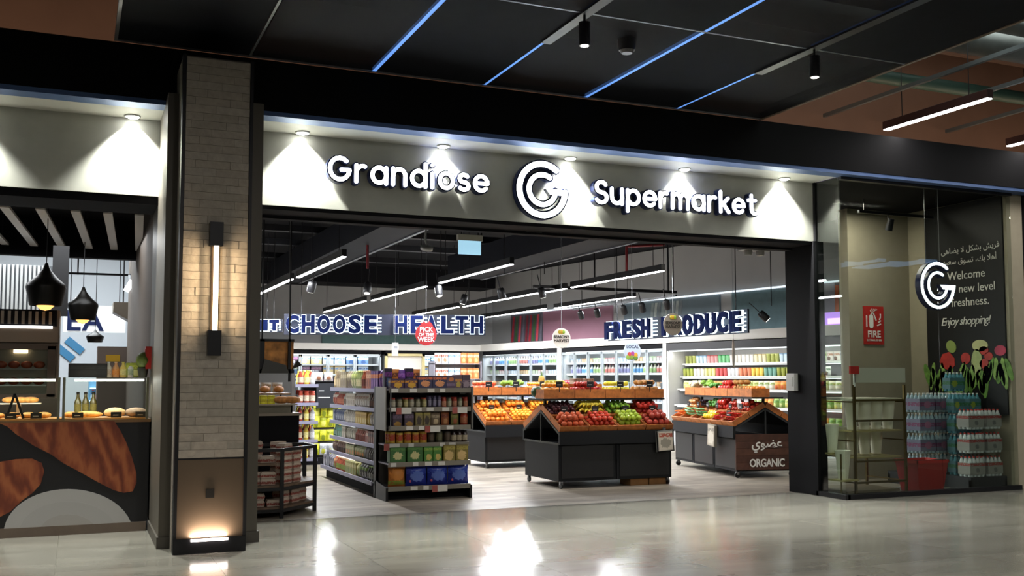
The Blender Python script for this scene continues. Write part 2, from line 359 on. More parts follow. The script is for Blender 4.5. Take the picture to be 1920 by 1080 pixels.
for sx in (-1, 1): area('sconce_light', (1.11 + sx * .065, 9.12, 2.29), (PI / 2, 0, -sx * PI / 2), .05, .72, 4.5, (1, .74, .46)).rotation_euler = (PI / 2, 0, -sx * 2.3)

# ------------------------------------------------------------------ hung ceiling panels of the mall
cp = struct('ceiling_cloud', MB().box(.25, 7.48, 9.80, 9.83, 4.60, 4.66).box(.25, .28, 2.9, 9.8, 4.60, 4.66), mat('8a8a8c', .4, .7), label='frame of the hung ceiling raft in front of the fascia')
gx = [.25, 1.47, 2.70, 3.91, 5.11, 6.30, 7.48]; gy = [9.80, 7.50, 5.2, 2.9]
SOLID = mat((.0035, .0042, .0065), .8, spec=.1, noise=.2, nscale=5)
def meshpanel():
    m = bpy.data.materials.new('perforated_panel'); m.use_nodes = True; nt = m.node_tree; L = nt.links.new; b = nt.nodes['Principled BSDF']
    b.inputs['Base Color'].default_value = (.005, .005, .007, 1); b.inputs['Roughness'].default_value = .7; b.inputs['Specular IOR Level'].default_value = .15
    t = nt.nodes.new('ShaderNodeBsdfTransparent'); mx = nt.nodes.new('ShaderNodeMixShader'); mx.inputs[0].default_value = .86
    L(b.outputs[0], mx.inputs[2]); L(t.outputs[0], mx.inputs[1]); L(mx.outputs[0], nt.nodes['Material Output'].inputs[0]); return m
PERF = meshpanel()
for i in range(6):
    for j in range(3):
        x0, x1, y1, y0 = gx[i] + .02, gx[i + 1] - .02, gy[j] - .02, gy[j + 1] + .02
        solid = (i + j) % 2 == 0 or i == 0
        MB().box(x0, x1, y0, y1, 4.605, 4.635).build('ceiling_panel', SOLID if solid else PERF, cp)
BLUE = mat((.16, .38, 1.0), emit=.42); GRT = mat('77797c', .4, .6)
for i, x in enumerate(gx[1:-1]):
    wd = .022 if i in (1, 3) else .011
    MB().box(x - wd, x + wd, 2.9, 9.80, 4.606, 4.640).build('joint_strip', (GRT if i == 0 else BLUE), cp)
for y in gy[1:3]: MB().box(.28, 7.48, y - .012, y + .012, 4.603, 4.64).build('cross_rail', mat('5a5f68', .35, .7), cp)
MB().box(7.46, 7.49, 2.9, 9.83, 4.595, 4.68).build('edge_rail', mat('8a7b6a', .4, .5), cp)
MB().box(3.86, 3.96, 2.9, 8.3, 4.585, 4.604).build('light_track', BLACKM, cp); MB().box(6.25, 6.35, 2.9, 8.3, 4.585, 4.604).build('light_track', BLACKM, cp)
def tubespot(x, y, z0, lb, grp):
    t = thing('ceiling_spotlight', lb, 'lamp', (x, y, z0), 0, grp)
    MB().cyl((x, y, z0), (x, y, z0 + .2), .05, n=12).build('housing', BLACKM, t)
    MB().cyl((x, y, z0 + .2), (x, y, 4.59), .012, n=6).build('stem', BLACKM, t)
    MB().cyl((x, y, z0 - .004), (x, y, z0), .036, n=12).build('lens', mat((1, .95, .85), emit=2.5), t)
    spot('spotlight_beam', (x, y, z0 - .01), (x, y - .01, 0), 35, 70, .6, (1, .9, .78)); return t
tubespot(3.90, 7.5, 4.32, 'black tube spotlight on the track between the hung panels', 'mall tube spotlights')
tubespot(6.30, 7.45, 4.32, 'black tube spotlight on the track near the outer edge of the hung panels', 'mall tube spotlights')
sk = thing('smoke_detector', 'round black detector under a hung ceiling panel', 'detector', (4.57, 7.95, 4.5))
MB().cyl((4.57, 7.95, 4.5), (4.57, 7.95, 4.605), .075, .085, 14).build('body', mat('2e2e31', .4), sk); MB().cyl((4.57, 7.95, 4.475), (4.57, 7.95, 4.5), .05, .07, 14).build('sensor', mat('55565a', .3), sk)
# ducts and pipes above
DUC = mat('6f7270', .45, .6, noise=.2, nscale=4)
for k, (x0, x1, y, z, r, mm) in enumerate(((-5, 17, 8.9, 5.6, .16, DUC), (-5, 17, 7.9, 5.4, .10, DUC), (-5, 17, 6.6, 5.7, .22, mat('59605c', .5, .4)), (-5, 17, 10.2, 5.5, .09, mat('3f5a50', .5)), (-5, 17, 5.2, 5.5, .12, DUC), (-5, 17, 9.6, 5.9, .2, mat('6a4a38', .6)))):
    t = tag(MB().cyl((x0, y, z), (x1, y, z), r, n=12).build('ceiling_duct', mm, origin=(x0, y, z)), ['grey round duct in the mall ceiling void behind the fascia', 'slim grey pipe in the mall ceiling void', 'wide dull green duct in the mall ceiling void', 'thin green pipe high above the fascia', 'grey pipe running over the hung ceiling panels', 'brown duct high in the mall ceiling void'][k], 'duct')
for k, x in enumerate((8.6, 9.6, 10.7, 11.9)):
    tag(MB().box(x, x + .05, 5.0, 11.2, 5.18, 5.23).build('cable_tray', mat('7d8487', .4, .7), origin=(x, 5, 5.18)), 'thin grey metal rail hanging across the mall ceiling void', 'rail', 'rails in the mall ceiling void')
# cove light on top of the fascia, added fill light to brighten the ducts
area('cove_light', (6, 10.25, 4.47), (PI - .5, 0, 0), 23, .06, 44, (1, .72, .5))
area('mall_void_fill', (9.5, 8.2, 6.4), (0, 0, 0), 4, 3, 45, (.9, 1, .95))

# ------------------------------------------------------------------ sign downlights
for k, x in enumerate((2.11, 3.66, 5.22, 6.78, 8.28, .45, -1.05)):
    y = 10.41
    t = thing('downlight', 'round recessed downlight in the soffit above the %s' % ('bakery panel' if x < 1 else 'shop sign panel'), 'lamp', (x, y, 4.045), 0, 'bakery soffit downlights' if x < 1 else 'sign soffit downlights')
    MB().lathe([(.062, 0), (.076, 0), (.076, .014), (.062, .014), (.062, 0)], 16, (x, y, 4.046)).build('ring', WHITE, t)
    MB().lathe([(.001, -.012), (.04, -.010), (.062, 0), (.062, .01)], 14, (x, y, 4.046)).build('lens', mat((1, 1, .97), emit=20), t)
    spot('downlight_beam', (x, y + .045, 4.02), (x, y + .085, 3.5), 330, 98, .6, (1, 1, .94), .03)

# ------------------------------------------------------------------ supermarket lettering
def arc(cx, cz, rx, rz, a0, a1, n=14): return [(cx + rx * math.cos(math.radians(a0 + (a1 - a0) * i / n)), cz + rz * math.sin(math.radians(a0 + (a1 - a0) * i / n))) for i in range(n + 1)]
_o = arc(.46, .5, .44, .47, 0, 360, 18)
GLY = {'G': ([arc(.64, .71, .6, .66, 48, 352), [(1.23, .66), (.74, .66)]], 1.3), 'r': ([[(0, 0), (0, 1)], arc(.40, .56, .40, .42, 180, 70, 8)], .62),
       'a': ([_o, [(.9, .98), (.9, .0)]], .98), 'n': ([[(0, 0), (0, 1)], arc(.39, .58, .39, .40, 180, 0, 10) + [(.78, 0)]], .84), 'd': ([_o, [(.9, 1.42), (.9, 0)]], .98),
       'i': ([[(.02, 0), (.02, .88)], [(.02, 1.40), (.021, 1.41)]], .12), 'o': ([_o], .94), 's': ([arc(.34, .73, .29, .24, 35, 270, 10) + arc(.34, .25, .31, .24, 90, -145, 10)], .7),
       'e': ([[(.06, .5), (.88, .5)] + arc(.46, .5, .44, .47, 0, 318, 16)], .94), 'S': ([arc(.42, 1.03, .37, .35, 30, 270, 12) + arc(.42, .34, .40, .34, 90, -150, 12)], .86),
       'u': ([[(0, 1), (0, .42)] + arc(.39, .42, .39, .40, 180, 360, 10) + [(.78, 1)], [(.78, .5), (.78, 0)]], .84), 'p': ([_o, [(.02, .98), (.02, -.44)]], .94),
       'm': ([[(0, 0), (0, 1)], arc(.31, .62, .31, .36, 180, 0, 9) + [(.62, 0)], arc(.93, .62, .31, .36, 180, 0, 9) + [(1.24, 0)]], 1.3),
       'k': ([[(0, 0), (0, 1.42)], [(.62, .98), (.06, .45)], [(.22, .58), (.68, 0)]], .72), 't': ([[(.26, 1.34), (.26, .32)] + arc(.54, .32, .28, .29, 180, 285, 6), [(0, .98), (.6, .98)]], .66)}
FACE = mat((.95, .98, 1), emit=1.4)
def lettering(word, x0, x1, zb, xh, lb):
    yf = 10.40; tot = sum(GLY[c][1] for c in word); sw = .25
    gap = ((x1 - x0) / xh - tot) / (len(word) - 1); px = x0
    t = thing('sign_lettering', lb, 'sign', ((x0 + x1) / 2, 10.45, zb), 0, None)
    for c in word:
        body = MB(); face = MB()
        for st in GLY[c][0]:
            pts = [(px + a * xh, zb + b * xh) for a, b in st]
            body.stroke(pts, (sw + .17) * xh, yf + .012, yf + .10); face.stroke(pts, sw * xh, yf, yf + .013)
        o = body.build('letter', NAVY, t); face.build('letter_face', FACE, o); px += (GLY[c][1] + gap) * xh
    return t
lettering('Grandiose', 2.395, 4.19, 3.585, .174, 'white glowing word Grandiose with navy sides on the concrete panel')
lettering('Supermarket', 5.55, 7.83, 3.565, .176, 'white glowing word Supermarket with navy sides on the concrete panel')
def glogo(cx, cz, y, R, lb, rz=0.0, sw=1.0, face=None):
    face_m = face or FACE
    t = thing('logo_sign', lb, 'sign', (cx, y, cz), rz)
    body = MB(Matrix.Translation((cx, y, cz)) @ Matrix.Rotation(rz, 4, 'Z')); face = MB(body.T)
    for r, w_, a0 in ((.86, .2 * sw, 52), (.50, .17 * sw, 55)):
        pts = arc(0, 0, r * R, r * R * 1.03, a0, 357, 30)
        body.stroke(pts, (w_ + .11) * R, .012, .09); face.stroke(pts, w_ * R, 0, .013)
    wedge = [(.14 * R, .03 * R), (.97 * R, .03 * R), (.93 * R, -.17 * R), (.30 * R, -.15 * R)]
    body.prism([(a * 1.03, b - .02 * R if b < 0 else b + .02 * R) for a, b in wedge], .014, .09); face.prism(wedge, 0, .014)
    b = body.build('letter', NAVY, t); face.build('letter_face', face_m, b); return t
glogo(4.86, 3.66, 10.40, .335, 'round white double G emblem between the two words of the sign')

# ------------------------------------------------------------------ glass bay on the right
GL = glassmat('shop_glass', (.80, .83, .80), 1.45, base=.03); GLR = glassmat('shop_glass_side', (.86, .92, .88), 1.5, base=.06)
xj = ony(1760, 600, 10.04).x
w1 = struct('window_1', MB().box(8.84, 11.84, 10.0, 10.08, 0, .06).box(8.80, 8.88, 10.0, 10.54, 0, .06), BLACKM, label='base rail of the glass bay')
MB().box(8.845, xj - .003, 10.035, 10.047, .06, 4.06).build('pane', GL, w1); MB().box(xj + .003, 11.82, 10.035, 10.047, .06, 4.06).build('pane', GL, w1)
MB().box(8.835, 8.847, 10.05, 10.52, .06, 4.06).build('pane', GLR, w1)
MB().box(8.84, 11.82, 10.0, 10.08, 4.02, 4.06).build('head_rail', BLACKM, w1)
struct('trim_8', MB().box(8.80, 8.96, 10.50, 11.08, 0, 3.29).box(8.82, 8.86, 10.48, 10.54, 3.29, 4.06), mat((.004, .004, .005), .7, spec=.15), label='black post between entrance and glass bay')
tag(MB().box(8.735, 8.80, 10.86, 11.02, 1.34, 1.57).box(8.75, 8.785, 10.852, 10.86, 1.38, 1.45).box(8.727, 8.735, 10.89, 10.99, 1.40, 1.52).build('wall_terminal', mat('d2d3d0', .4), origin=(8.8, 10.94, 1.34)), 'small white box fixed to the black entrance post', 'terminal')
BEIGE = mat('a39b86', .8, noise=.04)
struct('wall_column', MB().box(11.82, 12.12, 10.1, 10.155, 0, 4.06), BEIGE, label='beige end of the wall beside the glass bay')
struct('wall_bay', MB().box(11.86, 12.12, 10.155, 12.2, 0, 4.2), BEIGE, label='beige side wall of the glass bay')
struct('wall_fire', MB().box(10.66, 11.86, 11.95, 12.15, 0, 4.2), mat('8b8473', .8, noise=.04), label='grey beige wall behind the glass bay')
struct('trim_9', MB().box(12.12, 18, 9.98, 10.5, 0, 4.2), BLACK, label='black wall right of the beige column')
struct('ceiling_bay', MB().box(8.9, 12.1, 10.1, 12.2, 4.07, 4.1), BLACK, label='black ceiling of the glass bay')
# welcome mural
mu = tag(MB().box(11.80, 11.83, 10.16, 11.56, 1.0, 4.05).build('welcome_mural', mat('0d0d0f', .6), origin=(11.8, 10.9, 1.0)), 'black printed wall panel with welcome greeting and vegetables in the glass bay', 'mural')
WM[mu.name] = Matrix.Translation((11.8, 10.9, 1.0))
TXW = mat('f2f0e8', .6)
def mtext(s, size, y, z, **kw):  # lettering on the plane x = 11.8 reading from far (left) to near (right)
    return text('lettering', s, size, TXW, mu, (-.006, y - 10.9, z - 1.0), -PI / 2, depth=.004, **kw)
def px2mural(u, v): d = ray(u, v); t = 11.8 / d.x; return d.y * t, H + d.z * t
for s, u, v, size, kw in (('Welcome', 1777, 526, .17, dict(align='LEFT')), ('new level', 1798, 549, .17, dict(align='LEFT')), ('of freshness.', 1766, 577, .17, dict(align='LEFT')), ('Enjoy shopping!', 1765, 611, .165, dict(align='LEFT', shear=.28, spacing=.86)),
                          (arabic('فريش بشكل لا يضاهى'), 1765, 478, .115, dict(align='LEFT')), (arabic('أهلا بك، تسوق سعيد'), 1768, 498, .115, dict(align='LEFT'))):
    y, z = px2mural(u, v); mtext(s, size, y, z, **kw)
def mshape(name, pts, c):
    poly = [px2mural(u, v) for u, v in pts]; MB().prism(poly, 11.792, 11.8, 'x').build(name, c, mu)
def ell(u, v, a, b, rot=0, n=14):
    r = math.radians(rot); return [(u + a * math.cos(t) * math.cos(r) - b * math.sin(t) * math.sin(r), v + a * math.cos(t) * math.sin(r) + b * math.sin(t) * math.cos(r)) for t in [2 * PI * i / n for i in range(n)]]
LEAF = mat('6f9a45', .6, noise=.35, nscale=18); LEAF2 = mat('8fb45c', .6, noise=.3, nscale=18); REDV = mat('c2352b', .5, noise=.2, nscale=10)
for k in range(26):
    u = 1741 + k * 6.0 + RND.uniform(-2, 2); mshape('leaf', ell(u, 712 + RND.uniform(-8, 6) - (14 if k > 18 else 0), RND.uniform(4, 6), RND.uniform(20, 32), RND.uniform(-22, 22)), RND.choice((LEAF, LEAF2)))
mshape('pepper', [(1762, 678), (1768, 664), (1780, 660), (1790, 672), (1791, 686), (1780, 694), (1768, 690)], REDV)
for u, v, a, b, c in ((1811, 672, 9, 11, REDV), (1845, 657, 9, 8, REDV), (1854, 668, 8, 8, REDV), (1876, 657, 11, 10, mat('c8385a', .5, noise=.2)), (1846, 682, 9, 9, REDV), (1850, 694, 6, 8, REDV)): mshape('tomato', ell(u, v, a, b), c)
mshape('slice', ell(1784, 650, 9, 12, -20), mat('9cae5d', .6)); mshape('slice', ell(1838, 648, 15, 11, 0), mat('d3d39a', .6)); mshape('slice', ell(1832, 678, 10, 24, 0), mat('b9c587', .6, noise=.15))
# emblem behind the glass
gp = ony(1759, 535, 10.22); glogo(gp.x, gp.z, 10.22, .335, 'white neon double G emblem hanging behind the glass bay', sw=.62, face=mat((.9, .96, 1), emit=1.0))
e2 = bpy.data.objects['logo_sign.001']; e2.scale.x = .98
hc = MB(); hc.cyl((gp.x - .15, 10.28, gp.z + .3), (gp.x - .15, 10.28, 4.07), .004, n=5).cyl((gp.x + .1, 10.28, gp.z + .3), (gp.x + .1, 10.28, 4.07), .004, n=5); hc.build('hanger_cable', STEEL, e2)
# fire extinguisher sign
p = ony(1638, 610, 11.94); fs = tag(MB().box(p.x - .195, p.x + .195, 11.935, 11.95, p.z - .29, p.z + .29).build('fire_sign', mat('b02622', .5), origin=(p.x, 11.94, p.z - .29)), 'red fire extinguisher sign on the beige wall', 'sign')
WM[fs.name] = Matrix.Translation((p.x, 11.94, p.z - .29))
text('lettering', 'FIRE', .14, WHITE, fs, (0, -.009, .11), depth=.004, offset=.003); text('lettering', 'EXTINGUISHER', .042, WHITE, fs, (0, -.009, .05), depth=.004); text('lettering', arabic('حريق'), .07, WHITE, fs, (0, -.009, .515), depth=.004)
ex = MB().cyl((p.x - .06, 11.93, p.z - .06), (p.x - .06, 11.935, p.z - .06), .01, n=6); ex = MB()
ex.stroke([(p.x - .05, p.z - .01), (p.x - .05, p.z + .13)], .075, 11.929, 11.936).stroke([(p.x - .05, p.z + .18), (p.x - .01, p.z + .19), (p.x + .04, p.z + .08)], .022, 11.929, 11.936)
ex.stroke([(p.x - .14, p.z - .02), (p.x - .14, p.z + .14)], .02, 11.929, 11.936)
for q in range(4): ex.stroke([(p.x + .07 + .02 * q, p.z + .0 + .045 * q), (p.x + .13, p.z + .02 + .05 * q)], .018, 11.929, 11.936)
ex.build('pictogram', WHITE, fs)
sp_ = thing('ceiling_spotlight', 'black track spotlight inside the glass bay', 'lamp', (10.75, 11.2, 3.6))
MB().box(10.2, 11.6, 11.18, 11.22, 3.86, 3.90).build('light_track', BLACKM, sp_); MB().cyl((10.75, 11.2, 3.64), (10.75, 11.14, 3.80), .055, .045, 10).build('housing', BLACKM, sp_)
MB().bar((10.3, 11.2, 3.9), (10.3, 11.2, 4.07), .01).build('hanger_cable', BLACKM, sp_); MB().bar((11.5, 11.2, 3.9), (11.5, 11.2, 4.07), .01).build('hanger_cable', BLACKM, sp_); MB().bar((10.75, 11.2, 3.78), (10.75, 11.2, 3.88), .015).build('bracket', BLACKM, sp_)
# flower bucket trolley: brass frame, white board, tiered white buckets
BRASS = mat('6b5a35', .35, .7)
ct = thing('display_trolley', 'brass framed trolley with white board behind the glass', 'trolley', (9.65, 10.6, 0))
for x, y in ((9.20, 10.26), (10.04, 10.26), (9.20, 10.98), (10.04, 10.98)): MB().bar((x, y, .02), (x, y, 1.42 if y < 10.5 else 1.2), .028).build('leg', BRASS, ct)
for z in (.17, .44, .96, 1.22): MB().bar((9.20, 10.26, z), (10.04, 10.26, z), .026).build('rail', BRASS, ct)
for x in (9.20, 10.04):
    for z in (.17, .70, 1.20): MB().bar((x, 10.26, z), (x, 10.98, z), .018).build('rail', BRASS, ct)
MB().box(9.20, 10.05, 10.24, 10.26, 1.45, 1.64).build('price_board', mat('b7b6aa', .5), ct)
MB().box(9.12, 9.26, 10.22, 10.25, 1.56, 1.66).build('red_tab', mat('b4241f', .5), ct)
MB().bar((9.20, 10.25, 1.40), (9.20, 10.25, 1.56), .02).build('tab_post', WHITE, ct)
MB().box(9.20, 10.04, 10.30, 10.98, 1.215, 1.245).build('top_shelf', mat('c9c6b4', .5), ct)
MB().box(9.18, 10.06, 10.4, 11.1, .02, .05).build('base_shelf', mat('6b5f4c', .5), ct)
bk = [('flower_bucket', MB().lathe([(.062, 0), (.098, .355), (.104, .365), (.098, .366), (.062, .01)], 12).mesh('flower_bucket', mat('ece8d8', .45)))]
for x, y, z in [(9.30 + .2 * i, 10.42, .84) for i in range(4)] + [(9.32 + .2 * i, 10.66, .50) for i in range(4)] + [(9.02, 10.75, .55), (9.03, 10.5, .55), (9.02, 11.05, .28), (9.05, 10.32, .22)]:
    place(bk, (x, y, z), 0, 'tall white tapered flower bucket in the brass trolley', 'bucket', 'white buckets in the trolley')
for z in (.49, .83): MB().box(9.2, 10.04, 10.32, 10.9, z - .018, z).build('tier_shelf', mat('a79a6a', .5), ct)
MB().box(8.92, 9.2, 10.4, 11.15, .53, .55).box(8.92, 9.2, 10.9, 11.15, .26, .28).box(8.92, 9.2, 10.2, 10.45, .2, .22).build('side_tray', mat('a79a6a', .5), ct)
for y in (10.22, 10.72, 11.13): MB().bar((8.93, y, 0), (8.93, y, .55), .016).build('leg', BRASS, ct)
# basket
rb = thing('shopping_basket', 'red plastic shopping basket on the floor behind the glass', 'basket', (10.45, 10.40, 0))
bo = MB(); a, b, h = (.21, .16), (.27, .2), .41
T = Matrix.Translation((10.45, 10.40, .005))
q = MB(T); vs = [(sx * s_[0], sy * s_[1], z) for s_, z in ((a, 0), (b, h)) for sx, sy in ((-1, -1), (1, -1), (1, 1), (-1, 1))]
ins = [(sx * (s_[0] - .012), sy * (s_[1] - .012), z) for s_, z in ((a, .012), (b, h)) for sx, sy in ((-1, -1), (1, -1), (1, 1), (-1, 1))]
q.add(vs + ins, [(3, 2, 1, 0)] + [(i, (i + 1) % 4, 4 + (i + 1) % 4, 4 + i) for i in range(4)] + [(8 + i, 12 + i, 12 + (i + 1) % 4, 8 + (i + 1) % 4) for i in range(4)] + [(4 + i, 4 + (i + 1) % 4, 12 + (i + 1) % 4, 12 + i) for i in range(4)] + [(8, 9, 10, 11)])
q.build('tub', mat('a01d1c', .4), rb)
rim = MB(T); rim.box(-.28, .28, -.21, -.195, h - .03, h + .01).box(-.28, .28, .195, .21, h - .03, h + .01).box(-.28, -.265, -.21, .21, h - .03, h + .01).box(.265, .28, -.21, .21, h - .03, h + .01); rim.build('rim', mat('b32423', .4), rb)
hn = MB(T); hn.tube([(-.26, .0, h), (-.25, -.17, h + .01), (.25, -.17, h + .01), (.26, 0, h)], .008); hn.build('handle', BLACKM, rb)
# water packs: bottles shrink-wrapped in sixes
def bottle_mesh(tint, cap, lab, hgt=.27, r=.034):
    b = MB(); b.lathe([(r * .9, 0), (r, .01), (r, hgt * .62), (r * .86, hgt * .66), (r, hgt * .7), (r * .5, hgt * .88), (r * .36, hgt * .92), (r * .36, hgt * .95)], 9, m=0)
    b.lathe([(r * 1.02, hgt * .3), (r * 1.02, hgt * .56)], 9, m=1, smooth=True); b.lathe([(r * .42, hgt * .94), (r * .42, hgt)], 8, m=2)
    return b.mesh('bottle', [tint, lab, cap])
PET = mat('a9c3cf', .12, spec=.8); PETW = mat('c9d2d4', .15, spec=.8); PETG = mat('5f9fb0', .12, spec=.8)
kinds = {'pink': (bottle_mesh(PET, WHITE, mat('8e5f94', .4)), printmat('74778e', '7c3f66', 'a06a88', (.35, .7), (.5, .5, .22, .3))),
         'red': (bottle_mesh(PETW, mat('c5463f', .4), mat('b9b6b0', .4)), printmat('8f908c', '963c38', '686b69', (.72, .95), (.5, .35, .12, .2))),
         'teal': (bottle_mesh(PETG, WHITE, mat('3e8fae', .4)), printmat('4f7884', '356f48', '8f9e3e', (.4, .7), (.3, .5, .2, .3)))}
def pack(kind, x, y, z, rz, nx, ny, lb):
    bme, wm = kinds[kind]; hgt = .27; dx = .07
    W_, D_ = nx * dx / 2, ny * dx / 2
    wrap = MB().box(-W_, W_, -D_, -D_ + .002, .03, .19).box(-W_, W_, D_ - .002, D_, .03, .19).box(-W_, -W_ + .002, -D_, D_, .03, .19).box(W_ - .002, W_, -D_, D_, .03, .19).mesh('wrap', wm)
    t = thing('water_pack', lb, 'water pack', (x, y, z), rz, 'water packs in the glass bay, ' + kind)
    o = bpy.data.objects.new('wrap', wrap); C.objects.link(o); o.parent = t
    for i in range(nx):
        for j in range(ny):
            if 0 < i < nx - 1 and 0 < j < ny - 1: continue
            c = bpy.data.objects.new('bottle', bme); C.objects.link(c); c.parent = t; c.location = (-W_ + dx * (i + .5), -D_ + dx * (j + .5), 0)
    return t
def slatbase(name, x0, x1, y0, y1, lb):
    t = thing(name, lb, 'pallet', ((x0 + x1) / 2, (y0 + y1) / 2, 0))
    MB().box(x0, x1, y0, y1, .13, .17).build('deck', DARK, t); MB().box(x0, x1, y0, y0 + .04, 0, .13).box(x0, x1, y1 - .04, y1, 0, .13).box(x0, x0 + .04, y0, y1, 0, .13).box(x1 - .04, x1, y0, y1, 0, .13).build('skirt', DARK, t)
slatbase('display_pallet', 11.12, 11.79, 10.2, 10.75, 'black plinth under the water packs with red tops'); slatbase('display_pallet', 10.86, 11.79, 10.78, 11.45, 'black plinth under the purple labelled water packs')
for l in range(4):
    z = .172 + l * .285
    if l < 3 or True:
        for i in range(2):
            if l < 3: pack('red', 11.28 + .33 * i, 10.33, .172 + l * .32, 0, 4, 3, 'six pack of water with red caps on the plinth by the wall end')
        pack('pink', 11.02, 10.97, z, 0, 4, 4, 'shrink wrapped water pack with purple band beside the wall with the fire sign')
        pack('pink', 11.32, 10.97, z, 0, 4, 4, 'shrink wrapped water pack with purple band beside the wall with the fire sign')
    pack('teal', 11.62, 10.95, .172 + l * .285, 0, 4, 4, 'shrink wrapped pack of teal bottles between the purple and the red packs')
for i in range(2): pack('teal', 11.33 + .3 * i, 10.62, .172 + 0, 0, 3, 2, 'shrink wrapped pack of teal bottles between the purple and the red packs')
for l in range(1, 4):
    for i in range(2): pack('teal', 11.33 + .3 * i, 10.62, .172 + .285 * l, 0, 3, 2, 'shrink wrapped pack of teal bottles between the purple and the red packs')
pack('teal', 11.55, 10.85, 1.32 + .0, 0, 4, 2, 'shrink wrapped pack of teal bottles laid on top of the pile')
# added fill light that brightens the bay, no fixture
area('bay_fill', (10.3, 11.3, 4.0), (0, 0, 0), .9, .2, 28, (1, .93, .8))
# signs across the mall that mirror in the glass: plain glowing bars
for u0, u1, v in ((1584, 1617, 493), (1645, 1660, 487), (1668, 1700, 492), (1724, 1757, 488)):
    A = ony(u0, v, 30.0); B = ony(u1, v - 2, 30.0)
    tag(MB().box(A.x, B.x, -9.95, -9.9, A.z - .06, A.z + .06).box(A.x, B.x, -12, -9.95, A.z - .02, A.z + .02).build('light_box', mat((.35, .6, 1), emit=1.0), origin=(A.x, -9.9, A.z)), 'small blue glowing sign box across the mall, seen mirrored in the glass', 'sign', 'glowing signs across the mall')

# ------------------------------------------------------------------ shop shell
SW = mat('a3a3a2', .85, noise=.04, nscale=1)
struct('wall_back', MB().box(-6, 14, 29.4, 29.6, 0, 4.7), SW, label='pale grey back wall of the shop')
struct('wall_left', MB().box(1.42, 1.56, 11.2, 29.4, 0, 4.7), SW, label='wall between the bakery and the shop')
WB = Vector((11.2, 28.3, 0)); WA = Vector((13.06, 16.2, 0)); RZW = math.atan2(WA.y - WB.y, WA.x - WB.x)
TW = Matrix.Translation(WB) @ Matrix.Rotation(RZW, 4, 'Z')      # produce wall frame: x from the far corner towards the entrance, y into the wall
def wobj(mb_fn): m = MB(TW); mb_fn(m); return m
struct('wall_right', MB(TW).box(-2, 16.2, .95, 1.1, 0, 4.7), SW, label='pale grey side wall above the produce coolers')
struct('ceiling_shop', MB().box(-6, 16, 11.3, 29.5, 4.72, 4.85), BLACK, label='black painted shop ceiling')
struct('ceiling_bulkhead', MB().box(1.5, 11.6, 28.2, 29.4, 4.22, 4.72), BLACK, label='black bulkhead above the back coolers')
# ducts, beams, pipes of the shop ceiling
DUCT = mat('12141c', .7, spec=.2)
for k, (x0, x1, y0, y1, z0, z1, lb) in enumerate(((4.25, 4.95, 13.4, 24.5, 3.82, 4.3, 'square dark blue duct above the grocery gondola'), (7.5, 8.3, 13.2, 21.0, 3.72, 4.2, 'square dark blue duct above the fruit stands'))):
    t = thing('air_duct', lb, 'duct', ((x0 + x1) / 2, y0, z0)); MB().box(x0, x1, y0, y1, z0, z1).build('casing', DUCT, t)
    MB().box(x1 - .03, x1 + .03, y0, y1, z0 - .02, z0 + .02).build('lit_edge', mat('6a6c74', .4, .5), t)  # paler strip stands in for light catching the duct's lower edge
    for yy in (y0 + 1.95, y0 + 5.05, y1 - 1.0): MB().bar(((x0 + x1) / 2, yy, z1), ((x0 + x1) / 2, yy, 4.72), .02).build('hanger', BLACKM, t)
for k, y in enumerate((12.6, 13.6, 14.8, 16.2, 17.8, 19.6, 21.6, 24.0)):
    tag(MB().box(1.6, 10.6 + .0 * y, y, y + .18, 4.35, 4.47).box(1.6, 10.6, y + .3, y + .34, 4.42, 4.46).box(3, 3.03, y + .08, y + .1, 4.47, 4.705).box(8.9, 8.93, y + .08, y + .1, 4.47, 4.705).build('cable_tray', mat('1c1d22' if k % 2 else '34363c', .5, .3), origin=(1.6, y, 4.35)), 'dark cable tray crossing under the black shop ceiling', 'cable tray', 'shop cable trays')
rp = thing('sprinkler_pipe', 'thin red sprinkler pipe dropping from the shop ceiling above the fruit stands', 'pipe', (8.6, 15.6, 3.6))
p0, p1, p2 = ony(1175, 512, 16), ony(1175, 462, 16), ony(1245, 459, 16)
MB().tube([tuple(p0), tuple(p1), tuple(p2), (p2.x, p2.y, 4.72)], .025).build('pipe', mat('7d1f26', .5), rp)
p0 = ony(689, 500, 17); tag(MB().cyl((p0.x, 17, 3.4), (p0.x, 17, 3.81), .025).build('sprinkler_pipe', mat('7d1f26', .5), origin=(p0.x, 17, 3.4)), 'thin red vertical sprinkler pipe over the grocery aisle', 'pipe')
st = thing('light_track', 'black track hanging crosswise in front of the produce wall sign', 'track', (8.5, 16.5, 3.0))
q0, q1 = ony(1000, 537, 17.5), ony(1268, 548, 17.5); MB().bar(tuple(q0), tuple(q1), .06).build('rail', BLACKM, st)
for u in (1253, 1262, 1115): g = ony(u, 545, 17.5); MB().cyl((g.x, 17.5, g.z), (g.x, 17.5, 4.72), .018, n=6).build('rod', BLACKM, st)
